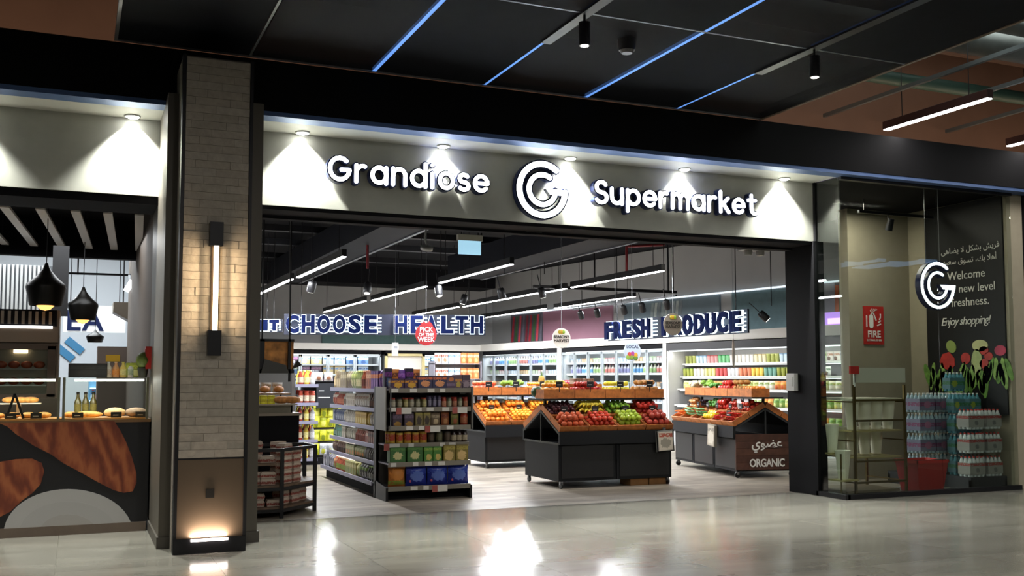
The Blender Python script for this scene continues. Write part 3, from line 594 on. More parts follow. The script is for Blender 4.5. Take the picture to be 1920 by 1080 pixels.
# track spotlights
SPB = [('ceiling_spotlight', MB().lathe([(.06, 0), (.07, .02), (.07, .17), (.05, .2)], 10).mesh('ceiling_spotlight', BLACKM)), ('lens', MB().cyl((0, 0, -.004), (0, 0, 0), .05, n=10).mesh('lens', mat((1, .97, .9), emit=2))), ('stem', MB().bar((0, 0, .19), (0, 0, .45), .014).mesh('stem', BLACKM))]
for u, v, y in ((582, 538, 17), (688, 540, 17), (824, 545, 17), (867, 560, 19), (943, 550, 17), (745, 600, 22), (1018, 548, 17.3)):
    g = ony(u, v + 10, y); place(SPB, g, RND.uniform(0, 6), 'black track spotlight hanging over the grocery aisles', 'lamp', 'spotlights over the aisles', rot=(.3, 0, RND.uniform(0, 6)))
    tag(MB().bar((g.x, g.y - .06, g.z + .44), (g.x, g.y - .06, 3.80 if 4.2 < g.x < 5 else 3.70 if 7.45 < g.x < 8.35 else 4.71), .012).build('suspension_rod', BLACKM, origin=(g.x, g.y, g.z + .44)), 'thin black rod carrying a spotlight over the grocery aisles', 'rod', 'spotlight rods')
tr2 = thing('light_track', 'black track with spotlights along the produce wall', 'track', (10.4, 17, 3.0)); A_, B_ = ony(1075, 580, 19.5), ony(1268, 554, 15.2)
MB().bar(tuple(A_), tuple(B_), .035).build('rail', BLACKM, tr2)
for tt in (.1, .9): g = A_.lerp(B_, tt); MB().bar(tuple(g), (g.x, g.y, 4.72), .012).build('rod', BLACKM, tr2)
for tt in (.1, .28, .55, .72, .93):
    g = A_.lerp(B_, tt); place(SPB, g - Vector((0, 0, .22)), 0, 'black spotlight aimed at the produce wall', 'lamp', 'spotlights along the produce wall', rot=(.5, .3, RZW), scale=.9)
g = ony(1440, 600, 14.8); place(SPB, g, 0, 'black spotlight beside the right end of the produce sign', 'lamp', rot=(.8, 0, -2.2)); tag(MB().bar((g.x, g.y - .1, g.z + .25), (g.x, g.y - .1, 4.72), .012).build('suspension_rod', BLACKM, origin=(g.x, g.y, 4.7)), 'thin black rod above the right end of the produce sign', 'rod')
tag(MB().cyl((8.3, 14.9, 2.6), (8.3, 14.9, 4.72), .006, n=5).build('suspension_rod', BLACKM, origin=(8.3, 14.9, 2.6)), 'long thin cable hanging before the grey side wall', 'rod')
# exit sign, camera
t = thing('exit_sign', 'pale blue lit box sign hanging inside the entrance', 'sign', (4.43, 11.6, 3.03))
a, b = ony(858, 476, 11.6), ony(904, 442, 11.6)
MB().box(a.x, b.x, 11.58, 11.64, a.z + .17, b.z).build('housing', mat('b5b2a6', .5), t); MB().box(a.x + .015, b.x - .015, 11.6, 11.62, a.z, a.z + .18).build('lit_face', mat((.42, .74, .95), emit=.42), t)
MB().bar((a.x + .05, 11.61, b.z), (a.x + .05, 11.61, 4.71), .012).build('hanger', BLACKM, t); MB().bar((b.x - .05, 11.61, b.z), (b.x - .05, 11.61, 4.71), .012).build('hanger', BLACKM, t)
g = ony(800, 466, 13.2); t = thing('ceiling_sensor', 'small white tilted device under the shop ceiling duct', 'sensor', g)
MB(Matrix.Translation(g) @ Matrix.Rotation(.4, 4, 'X')).lathe([(.03, .04), (.09, .03), (.085, -.02), (.03, -.03)], 12).build('body', mat('b9b9b6', .4), t); MB().tube([(g.x, g.y, g.z + .03), (g.x - .03, g.y, g.z + .16), (g.x, g.y, g.z + .3), (g.x, g.y, 4.4)], .012).build('arm', mat('9a9a98', .4), t)
tag(MB().lathe([(.05, 0), (.06, .03), (.06, .06)], 10, (8.28, 11.2, 3.16)).lathe([(.05, 0), (.06, .03), (.06, .06)], 10, (8.48, 11.2, 3.16)).box(8.16, 8.6, 11.12, 11.28, 3.22, 3.26).build('door_sensor', mat('8a8784', .4), origin=(8.4, 11.2, 3.16)), 'door sensor with two eyes under the entrance head', 'sensor')

# ------------------------------------------------------------------ hanging round signs
def roundsign(u, v, y, r, lb, bg, lines, rz=0.0, top=None, tm_=None):
    g = ony(u, v, y); t = thing('hanging_sign', lb, 'sign', g, rz); T = Matrix.Translation(g) @ Matrix.Rotation(rz, 4, 'Z')
    MB(T).prism([(r * math.cos(2 * PI * i / 28), r * math.sin(2 * PI * i / 28)) for i in range(28)], 0, .012).build('disc', bg, t)
    for s_, sz, z in lines: text('lettering', s_, sz, tm_ or mat('26221e', .6), t, (0, -.003, z), depth=.003, offset=.002)
    MB(T).bar((0, .006, r), (0, .006, ZC - g.z), .005).build('hanger_cable', STEEL, t)
    return t, T
t, T = roundsign(799, 627, 15.5, .178, 'red hanging disc reading pick of the week', mat('b3262c', .5), (('PICK', .105, .045), ('OF THE', .075, -.03), ('WEEK', .105, -.115)), 0, tm_=WHITE)
MB(T).prism([(-.1, .17), (-.03, .22), (.0, .17), (.05, .22), (.12, .15), (0, .08)], -.002, .0).build('heart_lobes', mat('b3262c', .5), t)
for u, v, y, r, bg, lb in ((1053, 634, 15.0, .165, mat('eceae2', .5), 'white hanging disc with fruit picture in front of the pink mural'), (1262, 608, 14.0, .178, mat('8c8478', .6), 'grey brown hanging disc before the produce sign')):
    t, T = roundsign(u, v, y, r, lb, bg, (("SEASON'S", .066, .0), ('HARVEST', .068, -.065)), RZW * .0)
    for dx, c in ((-.03, 'b7a02a'), (.03, '8fb23a'), (0, 'd09a2e')): MB(T).ball((dx, -.004, r * .62), .035, 8, 5, sy=.15).build('fruit_print', mat(c, .5), t)
t, T = roundsign(1186, 659, 15.0, .165, 'pale blue hanging disc reading local with fruit picture', mat('b9c9da', .5), (('LOCAL', .075, .055),), 0, tm_=mat('20304e', .6))
for dx, dz, c in ((-.06, -.05, 'c2473f'), (.0, -.04, '9c3f8f'), (.06, -.06, 'd8a33a'), (-.02, -.1, '7fa044'), (.06, -.11, '6d9a3e'), (-.09, -.1, '8fae4e')): MB(T).ball((dx, -.004, dz), .042, 8, 5, sy=.12).build('fruit_print', mat(c, .5), t)
roundsign(1376, 663, 14.6, .25, 'hanging disc seen nearly edge on before the cooler wall', mat('9d8f80', .5), (), math.radians(50))

# ------------------------------------------------------------------ neon wall words
NEON = mat((.80, .95, 1), emit=1.7)
def neon_word(body, P0, P1, z0, hgt, lb, tail=True):
    d = (P1 - P0); rz = math.atan2(d.y, d.x); Ln = d.length
    t = thing('neon_sign', lb, 'sign', (P0.x, P0.y, z0), rz); n = len(body)
    T = Matrix.Translation((P0.x, P0.y, z0)) @ Matrix.Rotation(rz, 4, 'Z'); adv = Ln / n
    for i, ch in enumerate(body):
        if ch == ' ': continue
        cx = adv * (i + .5)
        me = tmesh(ch, hgt * 1.34, depth=.05, offset=.022); wd = max(v.co.x for v in me.vertices) - min(v.co.x for v in me.vertices)
        me.materials.clear(); me.materials.append(NAVYD); me.transform(Matrix.Diagonal((adv * .84 / wd, 1, 1, 1)))
        o = bpy.data.objects.new('letter', me); C.objects.link(o); o.parent = t; o.location = (cx, -.06, .02); WM[o.name] = T @ Matrix.Translation((cx, -.06, .02))
        me2 = tmesh(ch, hgt * 1.34, depth=.03, offset=.033); me2.materials.clear(); me2.materials.append(NEON); me2.transform(Matrix.Diagonal((adv * .84 / wd, 1, 1, 1)))
        o2 = bpy.data.objects.new('neon_outline', me2); C.objects.link(o2); o2.parent = o; o2.location = (0, .05, 0)
        for k in range(5):
            zz = hgt * (.1 + .2 * k); x0 = cx + adv * RND.uniform(.2, .4)
            MB(T).box(x0, min(cx + adv * .72, Ln), .045, .06, zz - .010, zz + .010).build('neon_bar', NEON, o)
    MB(T).box(-.03, Ln + .03, .06, .10, -.03, hgt + .04).build('backing_board', mat('040b26', .6), t)
    for x in (.3, Ln - .3): MB(T).bar((x, .08, hgt), (x, .08, ZC - z0), .012).build('hanger_rod', BLACKM, t)
    return t
neon_word('CHOOSE HEALTH', onz(535, 590, 2.75), onz(908, 592, 2.75), 2.39, .34, 'long navy neon sign reading choose health over the aisles')
neon_word('FRESH PRODUCE', Vector((10.52, 19.28, 0)), Vector((10.89, 14.88, 0)), 2.34, .36, 'navy neon sign reading fresh produce along the cooler wall')
neon_word('IT', onz(484, 600, 2.7), onz(526, 600, 2.7), 2.48, .2, 'small neon letters at the left end of the long sign')

# ------------------------------------------------------------------ product prototypes
CWD = {}
def cname(h):
    r, g, b = (int(h[i:i + 2], 16) / 255 for i in (0, 2, 4)); mx, mn = max(r, g, b), min(r, g, b); d = mx - mn; s = d / mx if mx else 0
    if mx < .2: return 'black'
    if s < .13: return 'white' if mx > .75 else 'grey' if mx > .42 else 'dark grey'
    hh = (60 * ((g - b) / d % 6) if mx == r else 60 * ((b - r) / d + 2) if mx == g else 60 * ((r - g) / d + 4))
    n = 'red' if hh < 14 or hh > 345 else ('brown' if mx < .66 else 'orange') if hh < 38 else ('olive' if mx < .66 else 'yellow') if hh < 68 else 'green' if hh < 160 else 'teal' if hh < 200 else 'blue' if hh < 252 else 'purple' if hh < 300 else 'pink'
    return ('pale ' if s < .3 and mx > .6 else 'dark ' if mx < .4 else '') + n
def named(parts, c): CWD[parts[0][1].name] = cname(c); return parts
def cfmt(s, parts): return s.replace('{c}', CWD.get(parts[0][1].name, 'plain')) if s else s
def cbox(w, d, h, c=.006):
    w2, d2 = w / 2, d / 2; b = MB()
    b.prism([(-w2 + c, -d2), (w2 - c, -d2), (w2, -d2 + c), (w2, d2 - c), (w2 - c, d2), (-w2 + c, d2), (-w2, d2 - c), (-w2, -d2 + c)], 0, h - .004, 'z')
    b.box(-w2 + c, w2 - c, -d2 + c, -.002, h - .004, h).box(-w2 + c, w2 - c, .002, d2 - c, h - .004, h); return b
def P_box(w, d, h, *pm, **kw): return named([('carton', cbox(w, d, h).mesh('carton', printmat(*pm, **kw)))], pm[0])
def P_bag(w, d, h, *pm, **kw): return named([('bag', MB().pillow(w, d, h).mesh('bag', printmat(*pm, **kw)))], pm[0])
def P_jar(r, h, body, lid, label):
    return named([('jar', MB().lathe([(r * .9, 0), (r, .006), (r, h * .74), (r * .78, h * .84), (r * .78, h * .86)], 10).mesh('jar', mat(body, .2))), ('lid', MB().lathe([(r * .84, h * .85), (r * .84, h), (.001, h)], 10).mesh('lid', mat(lid, .4))),
            ('paper_label', MB().lathe([(r * 1.015, h * .16), (r * 1.015, h * .62)], 10).mesh('paper_label', mat(label, .6, noise=.25, nscale=60)))], body)
def P_can(r, h, base, band, top='8b8d8e'):
    return [('can', MB().lathe([(r * .94, 0), (r, .006), (r, h - .006), (r * .94, h), (r * .9, h - .004), (.001, h - .004)], 10).mesh('can', printmat(base, band, band, (.25, .8), (.5, .5, .2, .2))))]
def P_bot(r, h, body, cap, label):
    return named([('bottle', MB().lathe([(r * .92, 0), (r, .008), (r, h * .6), (r * .45, h * .8), (r * .4, h * .92)], 9).mesh('bottle', mat(body, .2))), ('cap', MB().lathe([(r * .46, h * .91), (r * .46, h), (.001, h)], 8).mesh('cap', mat(cap, .4))),
            ('paper_label', MB().lathe([(r * 1.02, h * .15), (r * 1.02, h * .52)], 9).mesh('paper_label', mat(label, .6, noise=.25, nscale=60)))], body)
def P_tub(r, h, body, lid):
    return named([('tub', MB().lathe([(r * .8, 0), (r * .98, h * .9), (r * .98, h * .92)], 9).mesh('tub', mat(body, .4))), ('lid', MB().lathe([(r * 1.04, h * .9), (r * 1.04, h), (.001, h)], 9).mesh('lid', mat(lid, .35)))], lid)
def line(P0, P1, n, rz, protos, label, cat, group, pick=None, jit=.0, T=None):
    P0, P1 = Vector(P0), Vector(P1)
    for i in range(n):
        p = P0.lerp(P1, (i + .5) / n); pr = protos[pick(i) if pick else i % len(protos)]
        p += Vector((RND.uniform(-jit, jit), RND.uniform(-jit, jit), 0))
        if T: p = T @ p
        place(pr, p, rz + RND.uniform(-1, 1) * jit * 4, cfmt(label, pr), cat, cfmt(group, pr))

# ------------------------------------------------------------------ grocery gondola
SHG = mat('8e8c98', .4, .4); SHL = mat('8f8fa6', .45); TICK = mat('d9d6cf', .6); TICKR = mat('a8564e', .6); SHD = mat('4a4744', .5)
go = thing('grocery_gondola', 'long grey grocery gondola with a stocked end bay facing the entrance', 'gondola', (4.1, 12.1, 0))
X0, X1, Y0, Y1 = 3.53, 4.66, 12.08, 15.6
MB().box(4.05, 4.12, 12.75, Y1, 0, 1.36).build('spine_panel', SHD, go)
MB().box(X0 + .02, X1 - .02, 12.56, 12.60, .0, 1.36).build('end_panel', SHD, go)
MB().box(X0, X0 + .04, 12.56, 12.66, 0, 1.40).build('upright', BLACKM, go); MB().box(X1 - .04, X1, 12.56, 12.66, 0, 1.40).build('upright', BLACKM, go)
for x in (X0, X1 - .03): MB().prism([(12.10, 0), (12.6, 0), (12.6, .22), (12.10, .16)], x, x + .03, 'x').build('foot_bracket', BLACKM, go)
MB().box(X0 + .03, X1 - .03, 12.28, 12.6, .0, .12).build('kick_base', BLACK, go)
EZ = [1.37, 1.135, .905, .69, .46, .165]
for k, z in enumerate(EZ):
    yf = 12.10 if k != 3 else 12.16
    s = MB().box(X0 + .03, X1 - .02, yf + .01, 12.58, z - .02, z + .0).build('shelf', SHG, go)
    e = MB().box(X0 + .03, X1 - .02, yf, yf + .012, z - .045, z + .012).build('shelf_edge', mat('8b857a', .4, .3), s)
    xx = X0 + .06; j = 0
    while xx < X1 - .2:
        w_ = RND.choice((.07, .09, .13)); big = w_ > .1
        if RND.random() < .75:
            MB().box(xx, xx + w_, yf - .004, yf, z - (.07 if big else .04), z + .006).build('price_ticket', TICK, s)
            if big: MB().box(xx - .07, xx - .002, yf - .004, yf, z - .075, z + .006).build('price_ticket', TICKR, s)
        xx += w_ + RND.uniform(.05, .15)
for x in (X0 - .012, X1): MB().box(x, x + .012, 12.10, 12.56, .86, 1.40).build('side_plate', mat('7b776f', .35, .5), go)
for x in (X0 + .05, X1 - .01): MB().bar((x, 12.09, .88), (x, 12.09, 1.40), .012).build('front_rod', STEEL, go)
# end bay stock
def erow(z, n, protos, lb, cat, grp, x0=3.6, x1=4.63, y=12.24, pick=None, deep=1, dy=.13, jit=.003):
    for d in range(deep): line((x0, y + d * dy, z + .002), (x1, y + d * dy, z + .002), n, 0, protos, lb, cat, grp, pick, jit)
pb = [P_box(.17, .12, .13, '4a3550', 'c98a2e', 'd9a63a', (.6, .8), (.55, .35, .3, .25)), P_box(.19, .12, .165, '3b3a58', 'd8744a', 'e09a6a', (.7, .9), (.5, .4, .3, .25)), P_box(.12, .12, .17, '5a4a5e', '7d6a86', 'c7784a', (.2, .4), (.5, .7, .3, .15)), P_box(.1, .12, .18, '6a5560', 'c88a4a', 'b8a04a', (.5, .7), (.5, .3, .3, .2)), P_box(.11, .12, .18, '4f4350', '8a7484', '9c8a94', (.4, .6), (.5, .3, .4, .2))]
erow(1.37, 1, [pb[0]], 'purple and gold carton at the gondola top, end by the uprights', 'box', 'gold cartons on the gondola top', 3.60, 3.78); erow(1.37, 1, [pb[0]], 'purple and gold carton at the gondola top, end by the uprights', 'box', 'gold cartons on the gondola top', 3.78, 3.96)
erow(1.37, 2, [pb[1]], 'dark blue carton with orange print on the gondola top', 'box', 'blue cartons on the gondola top', 3.965, 4.34); erow(1.37, 1, [pb[2]], 'grey purple carton with stacked stripes on the gondola top', 'box', None, 4.34, 4.46)
erow(1.37, 2, [pb[3], pb[4]], 'slim brownish carton at the right end of the gondola top', 'box', 'slim cartons on the gondola top', 4.45, 4.66)
tall = [P_box(.1, .1, .26, '241f3a', '6b2f7a', '39547a'), P_bag(.13, .07, .25, 'b06a22', '5a2a18', 'e0a040'), P_bag(.12, .07, .24, '5a2f80', '8a55a8', '3f2060')]
erow(1.37, 5, tall, 'tall {c} pouch standing behind the cartons on the gondola top', 'pouch', '{c} pouches behind the gondola cartons', 3.6, 4.05, 12.45, jit=.008)
jr = [P_jar(.028, .125, '9f9c8a', 'a83428', 'c9c2ac'), P_jar(.028, .125, '8f8c70', '2b2b2b', 'b9b49a'), P_jar(.028, .125, 'a39c60', 'b8452c', 'cbc08a')]; jp = [P_jar(.024, .15, '55506a', '3a3450', '8f8aa0')]; jred = [P_jar(.03, .13, 'a8402e', 'a02f24', 'c98a6a'), P_jar(.027, .13, '7a8268', '3a3030', 'b5b59a')]
erow(1.135, 6, jr, 'small glass jar with red or dark lid on the second end shelf', 'jar', 'small jars on the second end shelf', 3.6, 4.08, 12.17, deep=2, dy=.08); erow(1.135, 3, jp, 'small slim purple bottle between the jars on the second end shelf', 'bottle', 'slim purple bottles', 4.08, 4.27, 12.17, deep=2, dy=.08)
erow(1.135, 5, jred, 'small jar of red sauce or herbs at the far end of the second end shelf', 'jar', 'sauce jars on the second end shelf', 4.27, 4.63, 12.17, deep=2, dy=.08)
r3 = [P_box(.125, .08, .17, '4f4150', '705f78', 'b5893c', (.6, .85), (.5, .2, .35, .18)), P_box(.095, .07, .175, '8f8255', 'a59a4a', '4a4038', (.8, .95), (.5, .4, .32, .3)), P_bag(.13, .07, .17, '7a6a58', 'b5a488', 'd6c09a'), P_bag(.11, .07, .175, '9a5a34', '7c3f2a', 'c08a5a'), P_bag(.11, .07, .17, '7c7a40', '97944f', 'a85a3a')]
r3lb = ['dark purple tea carton on the third end shelf', 'olive framed carton on the third end shelf', 'beige pouch with round picture on the third end shelf', 'brown pouch on the third end shelf', 'olive pouch on the third end shelf']; xx = 3.61
for k in (0, 0, 1, 1, 2, 3, 4): w_ = (.15, .105, .14, .125, .125)[k]; erow(.905, 1, [r3[k]], r3lb[k], 'pack', 'packs on the third end shelf: ' + r3lb[k].split(' on')[0], xx, xx + w_, 12.18); xx += w_
line((xx, 12.18, .907), (4.64, 12.18, .907), 1, 0, [P_jar(.05, .18, 'a03a26', 'b08a70', 'b06a4a')], 'large red jar at the end of the third end shelf', 'jar', None)
cn = [P_can(.05, .15, 'c8a03a', 'a83a24'), P_can(.045, .14, 'd0b04a', 'b84a2a')]; cd_ = [P_can(.043, .145, '3a3228', '5a4a3a'), P_can(.043, .145, '4a4a34', '6a664a'), P_jar(.035, .15, '2a1a14', '2f2a26', 'b0a48a')]
erow(.69, 5, cn, 'yellow and red tin on the fourth end shelf', 'can', 'yellow tins', 3.58, 4.1, 12.23, deep=2, dy=.11); erow(.69, 3, cd_[:2], 'dark olive tin on the fourth end shelf', 'can', 'dark tins', 4.1, 4.42, 12.23, deep=2, dy=.11); erow(.69, 3, cd_[2:], 'dark jar with pale label on the fourth end shelf', 'jar', 'dark jars', 4.42, 4.64, 12.23, deep=2, dy=.1)
gr = [P_box(.2, .14, .19, '3c6b35', '55843f', 'c9c48a', (.8, .95), (.5, .45, .28, .24)), P_box(.115, .12, .19, '4f8a3a', '8fae4a', 'd8c06a', (.75, .9), (.55, .3, .3, .2)), P_box(.16, .13, .205, '8a7a3a', 'b0a04a', 'd8b87a', (.7, .9), (.45, .35, .35, .3))]
erow(.46, 2, [gr[0]], 'wide green carton with pale picture on the fifth end shelf', 'box', 'wide green cartons', 3.58, 4.02, 12.2); erow(.46, 2, [gr[1]], 'narrow bright green carton on the fifth end shelf', 'box', 'narrow green cartons', 4.03, 4.27, 12.2); erow(.46, 2, [gr[2]], 'olive and gold carton on the fifth end shelf', 'box', 'gold cartons', 4.28, 4.63, 12.2)
place(P_bag(.22, .13, .25, 'b06a28', '8a9a3a', 'd88a3a', (.1, .3), (.5, .6, .4, .3)), (3.70, 12.22, .167), 0, 'orange and green snack bag on the bottom end shelf', 'bag')
bb = [('bag', MB().pillow(.28, .15, .265, n=7).mesh('bag', printmat('25338f', '3a4fb0', '5f78c8', (.55, .8), (.5, .45, .3, .25), rough=.2))), ('emblem', MB().ball((-.09, -.045, .06), .017, 8, 5, sy=.3).mesh('emblem', mat('c8607a', .5)))]
erow(.165, 3, [bb], 'glossy blue pillow bag on the bottom end shelf', 'bag', 'blue bags', 3.82, 4.65, 12.22)
# left flank
SZ = [1.355, 1.10, .86, .625, .40, .18]
for k, z in enumerate(SZ):
    dep = .40 if k < 5 else .48; xf = 4.05 - dep - (.06 if k == 5 else 0)
    s = MB().box(xf + .01, 4.05, 12.68, Y1, z - .02, z).build('shelf', SHG, go); MB().box(xf - .004, xf + .012, 12.68, Y1, z - .04, z + .012).build('shelf_edge', SHL, s)
MB().box(3.60, 4.05, 12.68, Y1, 0, .12).build('kick_base', BLACK, go)
palF = [[('9c8a6a', '6f5a3a', 'c9b48a'), ('8a7f68', 'b5a98a', '6a5a48'), ('8f9a60', 'b8c070', 'd8d0a0'), ('a8583a', 'd8a07a', '7a3a2a'), ('5a2f80', 'd8742a', '8a4aa0')],
        [('a84a34', 'd8d0c0', 'c87a5a'), ('cfc8b8', 'a89a84', '8a7a68'), ('b8b0a0', '8f6f5a', 'd8d4c8'), ('4a3428', '2e2018', '6a4a38')],
        [('8a94a8', '4a5a80', 'b8c0cc'), ('cfcabc', '9a9484', 'e0dccc'), ('c8a84a', 'a8842e', 'e0d08a'), ('b0a898', '8a7f70', 'd0c8b8')],
        [('5a8a6a', '3f9a98', '8ab0a0'), ('c0bca8', '9a9480', 'd8d4c0'), ('b06a5a', 'd8c0b0', '8a4a3a'), ('6a3a2e', '4a2a20', '9a6a54')],
        [('7a5a4a', 'b09a8a', '4a3a30'), ('8f9468', 'b8ba90', 'c87a48'), ('6f6a66', '8f8a84', '55504c')],
        [('9a98a0', '6a6a78', 'c0c0c8'), ('b0583a', 'd8a87a', '8fa04a'), ('a09a58', 'c8c48a', '6f8a44'), ('4a4a44', '6f8a3a', '8a8a80')]]
nm = ['top', 'second', 'third', 'fourth', 'fifth', 'bottom']
for k, z in enumerate(SZ):
    dep = .40 if k < 5 else .54; xf = 4.05 - dep; y = 12.74; ci = len(palF[k]) - 1; n = 0; hh = (.27, .2, .19, .18, .16, .19)[k]
    while y < Y1 - .12:
        c = palF[k][max(0, min(len(palF[k]) - 1, int((Y1 - y) / (Y1 - 12.7) * len(palF[k]))))]; kind = (k + int(y * 1.7)) % 3; w_ = (.13, .12, .1)[kind]; h_ = hh * RND.uniform(.86, 1)
        key = ('sp', c, kind, k)
        if key not in MC: MC[key] = P_bag(w_ * .98, .09, hh * .95, *c) if kind == 0 else P_box(w_ * .95, .09, hh * .92, *c) if kind == 1 else P_bot(.042, hh * .95, c[0], c[1], c[2])
        what = ('bag', 'carton', 'bottle')[kind]
        place(MC[key], (xf + .07, y + w_ / 2, z + .002), -PI / 2 + RND.uniform(-.06, .06), cfmt('{c} %s on the %s shelf of the gondola flank' % (what, nm[k]), MC[key]), what, cfmt('{c} %ss on the %s flank shelf' % (what, nm[k]), MC[key]))
        y += w_
for y in (12.98, 13.9, 14.8):
    tag(MB().pillow(.2, .02, .27, c=(0, 0, 0)).build('leaflet_pad', printmat('8f92a0', '5a5e70', '6f7488'), origin=(0, 0, 0)), 'folded grey leaflet propped at the far end of the bottom flank shelf', 'leaflet') if y == 14.8 else None
lp = bpy.data.objects.get('leaflet_pad'); lp.location = (3.54, 15.25, .185); lp.rotation_euler = (0, 0, -PI / 2)

# ------------------------------------------------------------------ yellow end display behind
ye = thing('snack_display', 'dark end display hung with yellow snack bags under a black header', 'display', (4.0, 18.0, 0))
MB().box(3.72, 4.32, 18.12, 18.2, 0, 1.45).build('back_panel', CHAR, ye); MB().box(3.70, 4.34, 17.75, 18.2, 0, .12).build('kick_base', BLACK, ye)
hp = MB().box(3.92, 4.32, 17.80, 17.84, .98, 1.42).build('header_board', mat('20242c', .5), ye)
MB().box(3.96, 4.05, 17.795, 17.80, 1.28, 1.295).build('header_mark', WHITE, hp); MB().box(3.95, 4.16, 17.795, 17.80, 1.16, 1.175).build('header_mark', WHITE, hp)
for s_ in (3.93, 4.3): MB().bar((s_, 17.82, .98), (s_, 18.14, .98), .015).build('header_arm', BLACKM, ye)
yb = [P_bag(.125, .06, .2, 'b5b81e', 'd8d840', '7a8a1e', (.5, .8), (.5, .3, .3, .25)), P_bag(.125, .06, .2, 'c0c428', '8f9a20', 'e0e070', (.6, .85), (.5, .35, .3, .25))]; yw = [P_bag(.125, .06, .2, 'c9cccf', '9aa0a8', 'b8b83a', (.5, .8), (.5, .3, .3, .25))]
for r_, z in enumerate((.82, .64, .40, .16)):
    for x in range(5):
        if r_ == 3 and x in (2, 3): place(yw[0], (3.76 + .125 * x + .06, 17.9, z), 0, 'silver snack bag low on the yellow display', 'bag', 'silver snack bags'); continue
        place(yb[(x + r_) % 2], (3.76 + .125 * x + .06, 17.9 + RND.uniform(-.02, .02), z), 0, 'yellow snack bag hanging on the dark end display', 'bag', 'yellow snack bags')
for z in (1.02, .84 - .02, .62, .38, .15): MB().box(3.72, 4.32, 17.94, 18.12, z - .02, z - .005).build('shelf', SHD, ye)
place(P_bag(.16, .1, .16, 'd8d4d0', 'b0a8a4', '9a6a50'), (3.98, 17.95, 1.455), 0, 'white snack bag standing on the black header display', 'bag', 'white bags on the header'); place(P_bag(.16, .1, .16, 'd8d4d0', 'b0a8a4', '9a6a50'), (4.16, 17.95, 1.455), 0, 'white snack bag standing on the black header display', 'bag', 'white bags on the header')
MB().box(3.72, 4.32, 17.85, 18.2, 1.44, 1.455).build('top_shelf', CHAR, ye)
# gondola running left of it
nm5 = ['lowest', 'second lowest', 'middle', 'second highest', 'highest']
g2 = thing('side_gondola', 'grey shelf unit running back behind the bread counter', 'gondola', (3.3, 18.6, 0))
MB().box(3.25, 3.30, 16.6, 21, 0, 1.6).build('spine_panel', SHD, g2)
for k, z in enumerate((.2, .5, .8, 1.1, 1.4)):
    s = MB().box(3.3, 3.68, 16.6, 21, z - .02, z).build('shelf', SHG, g2)
    MB().box(3.3, 3.68, 16.58, 16.6, z - .04, z + .01).build('shelf_edge', SHL, s)
    pr = [P_bot(.04, .24, *c) for c in (('a0402e', 'd8c08a', 'c8b89a'), ('c8b040', '8a8a2a', 'e0d890'), ('a8a8ac', '6a6a70', 'd0d0d4'))] if k != 3 else [P_jar(.045, .2, 'b04a34', 'c03a2a', 'd8c8b0')]
    line((3.36, 16.7, z + .002), (3.66, 16.7, z + .002), 3, 0, pr, '{c} bottle at the near end of the side gondola, %s shelf' % nm5[k], 'bottle', '{c} side gondola bottles, %s' % nm5[k])
    line((3.62, 16.85, z + .002), (3.62, 18.0, z + .002), 8, PI / 2, pr, '{c} bottle along the edge of the side gondola, %s shelf' % nm5[k], 'bottle', '{c} side gondola edge bottles, %s' % nm5[k])

# ------------------------------------------------------------------ bread counter at the left of the entrance
bc = thing('bread_counter', 'black bread counter just inside the entrance', 'counter', (2.1, 12.6, 0))
MB().box(1.6, 2.48, 12.2, 13.4, 0, 1.06).build('body', BLACK, bc); MB().box(1.58, 2.50, 12.18, 13.42, 1.06, 1.09).build('worktop', mat('8a7f70', .4), bc)
MB().box(1.9, 2.42, 12.3, 12.34, 1.09, 1.20).box(1.9, 2.42, 12.62, 12.65, 1.09, 1.20).box(1.9, 1.92, 12.3, 12.65, 1.09, 1.20).box(2.40, 2.42, 12.3, 12.65, 1.09, 1.20).build('glass_tray', mat('8d8878', .3), bc)
MB().box(1.6, 2.48, 12.75, 13.3, 1.30, 1.32).build('upper_shelf', mat('8a6a44', .5), bc)
for x in (1.65, 2.44): MB().bar((x, 13.2, 1.09), (x, 13.2, 1.32), .02).build('shelf_post', BLACKM, bc)
yx = P_box(.085, .06, .05, 'd8cc1e', 'b8a81a', 'e8e040'); loaf = [('bread_loaf', MB().ball((0, 0, .045), .06, 10, 6, sx=1.9, sz=.75).mesh('bread_loaf', mat('b57a3e', .7, noise=.35, nscale=20)))]; bun = [('bread_roll', MB().ball((0, 0, .035), .05, 9, 6, sz=.7).mesh('bread_roll', mat('c08a4a', .7, noise=.3, nscale=20)))]
for l in range(2): line((1.93, 12.26, 1.20 + .052 * l), (2.2, 12.26, 1.20 + .052 * l), 3, 0, [yx], 'small yellow box on the rim of the bread counter', 'box', 'yellow boxes on the bread counter')
MB().box(1.9, 2.46, 12.2, 12.32, 1.185, 1.20).build('rim_shelf', mat('a59a86', .4), bc)
line((2.22, 12.26, 1.202), (2.46, 12.26, 1.202), 2, .2, [loaf], 'long brown loaf beside the yellow boxes', 'bread', 'loaves beside the yellow boxes'); line((1.95, 12.5, 1.09), (2.4, 12.5, 1.09), 4, .2, [bun], 'round bread roll in the tray of the bread counter', 'bread', 'rolls in the tray')
line((1.75, 12.9, 1.322), (2.45, 12.9, 1.322), 4, 1.2, [loaf], 'long brown loaf on the upper shelf of the bread counter', 'bread', 'loaves on the upper shelf'); line((1.75, 13.1, 1.322), (2.45, 13.1, 1.322), 5, 0, [P_bag(.13, .1, .13, 'd8d4cc', 'b89a70', 'a86a3a')], 'white paper bread bag on the upper shelf', 'bag', 'paper bread bags')
hd = thing('bread_hood', 'dark hanging hood with framed bread picture over the bread counter', 'hood', (2.26, 12.5, 1.58))
a, b = ony(486, 700, 12.4), ony(552, 636, 12.4)
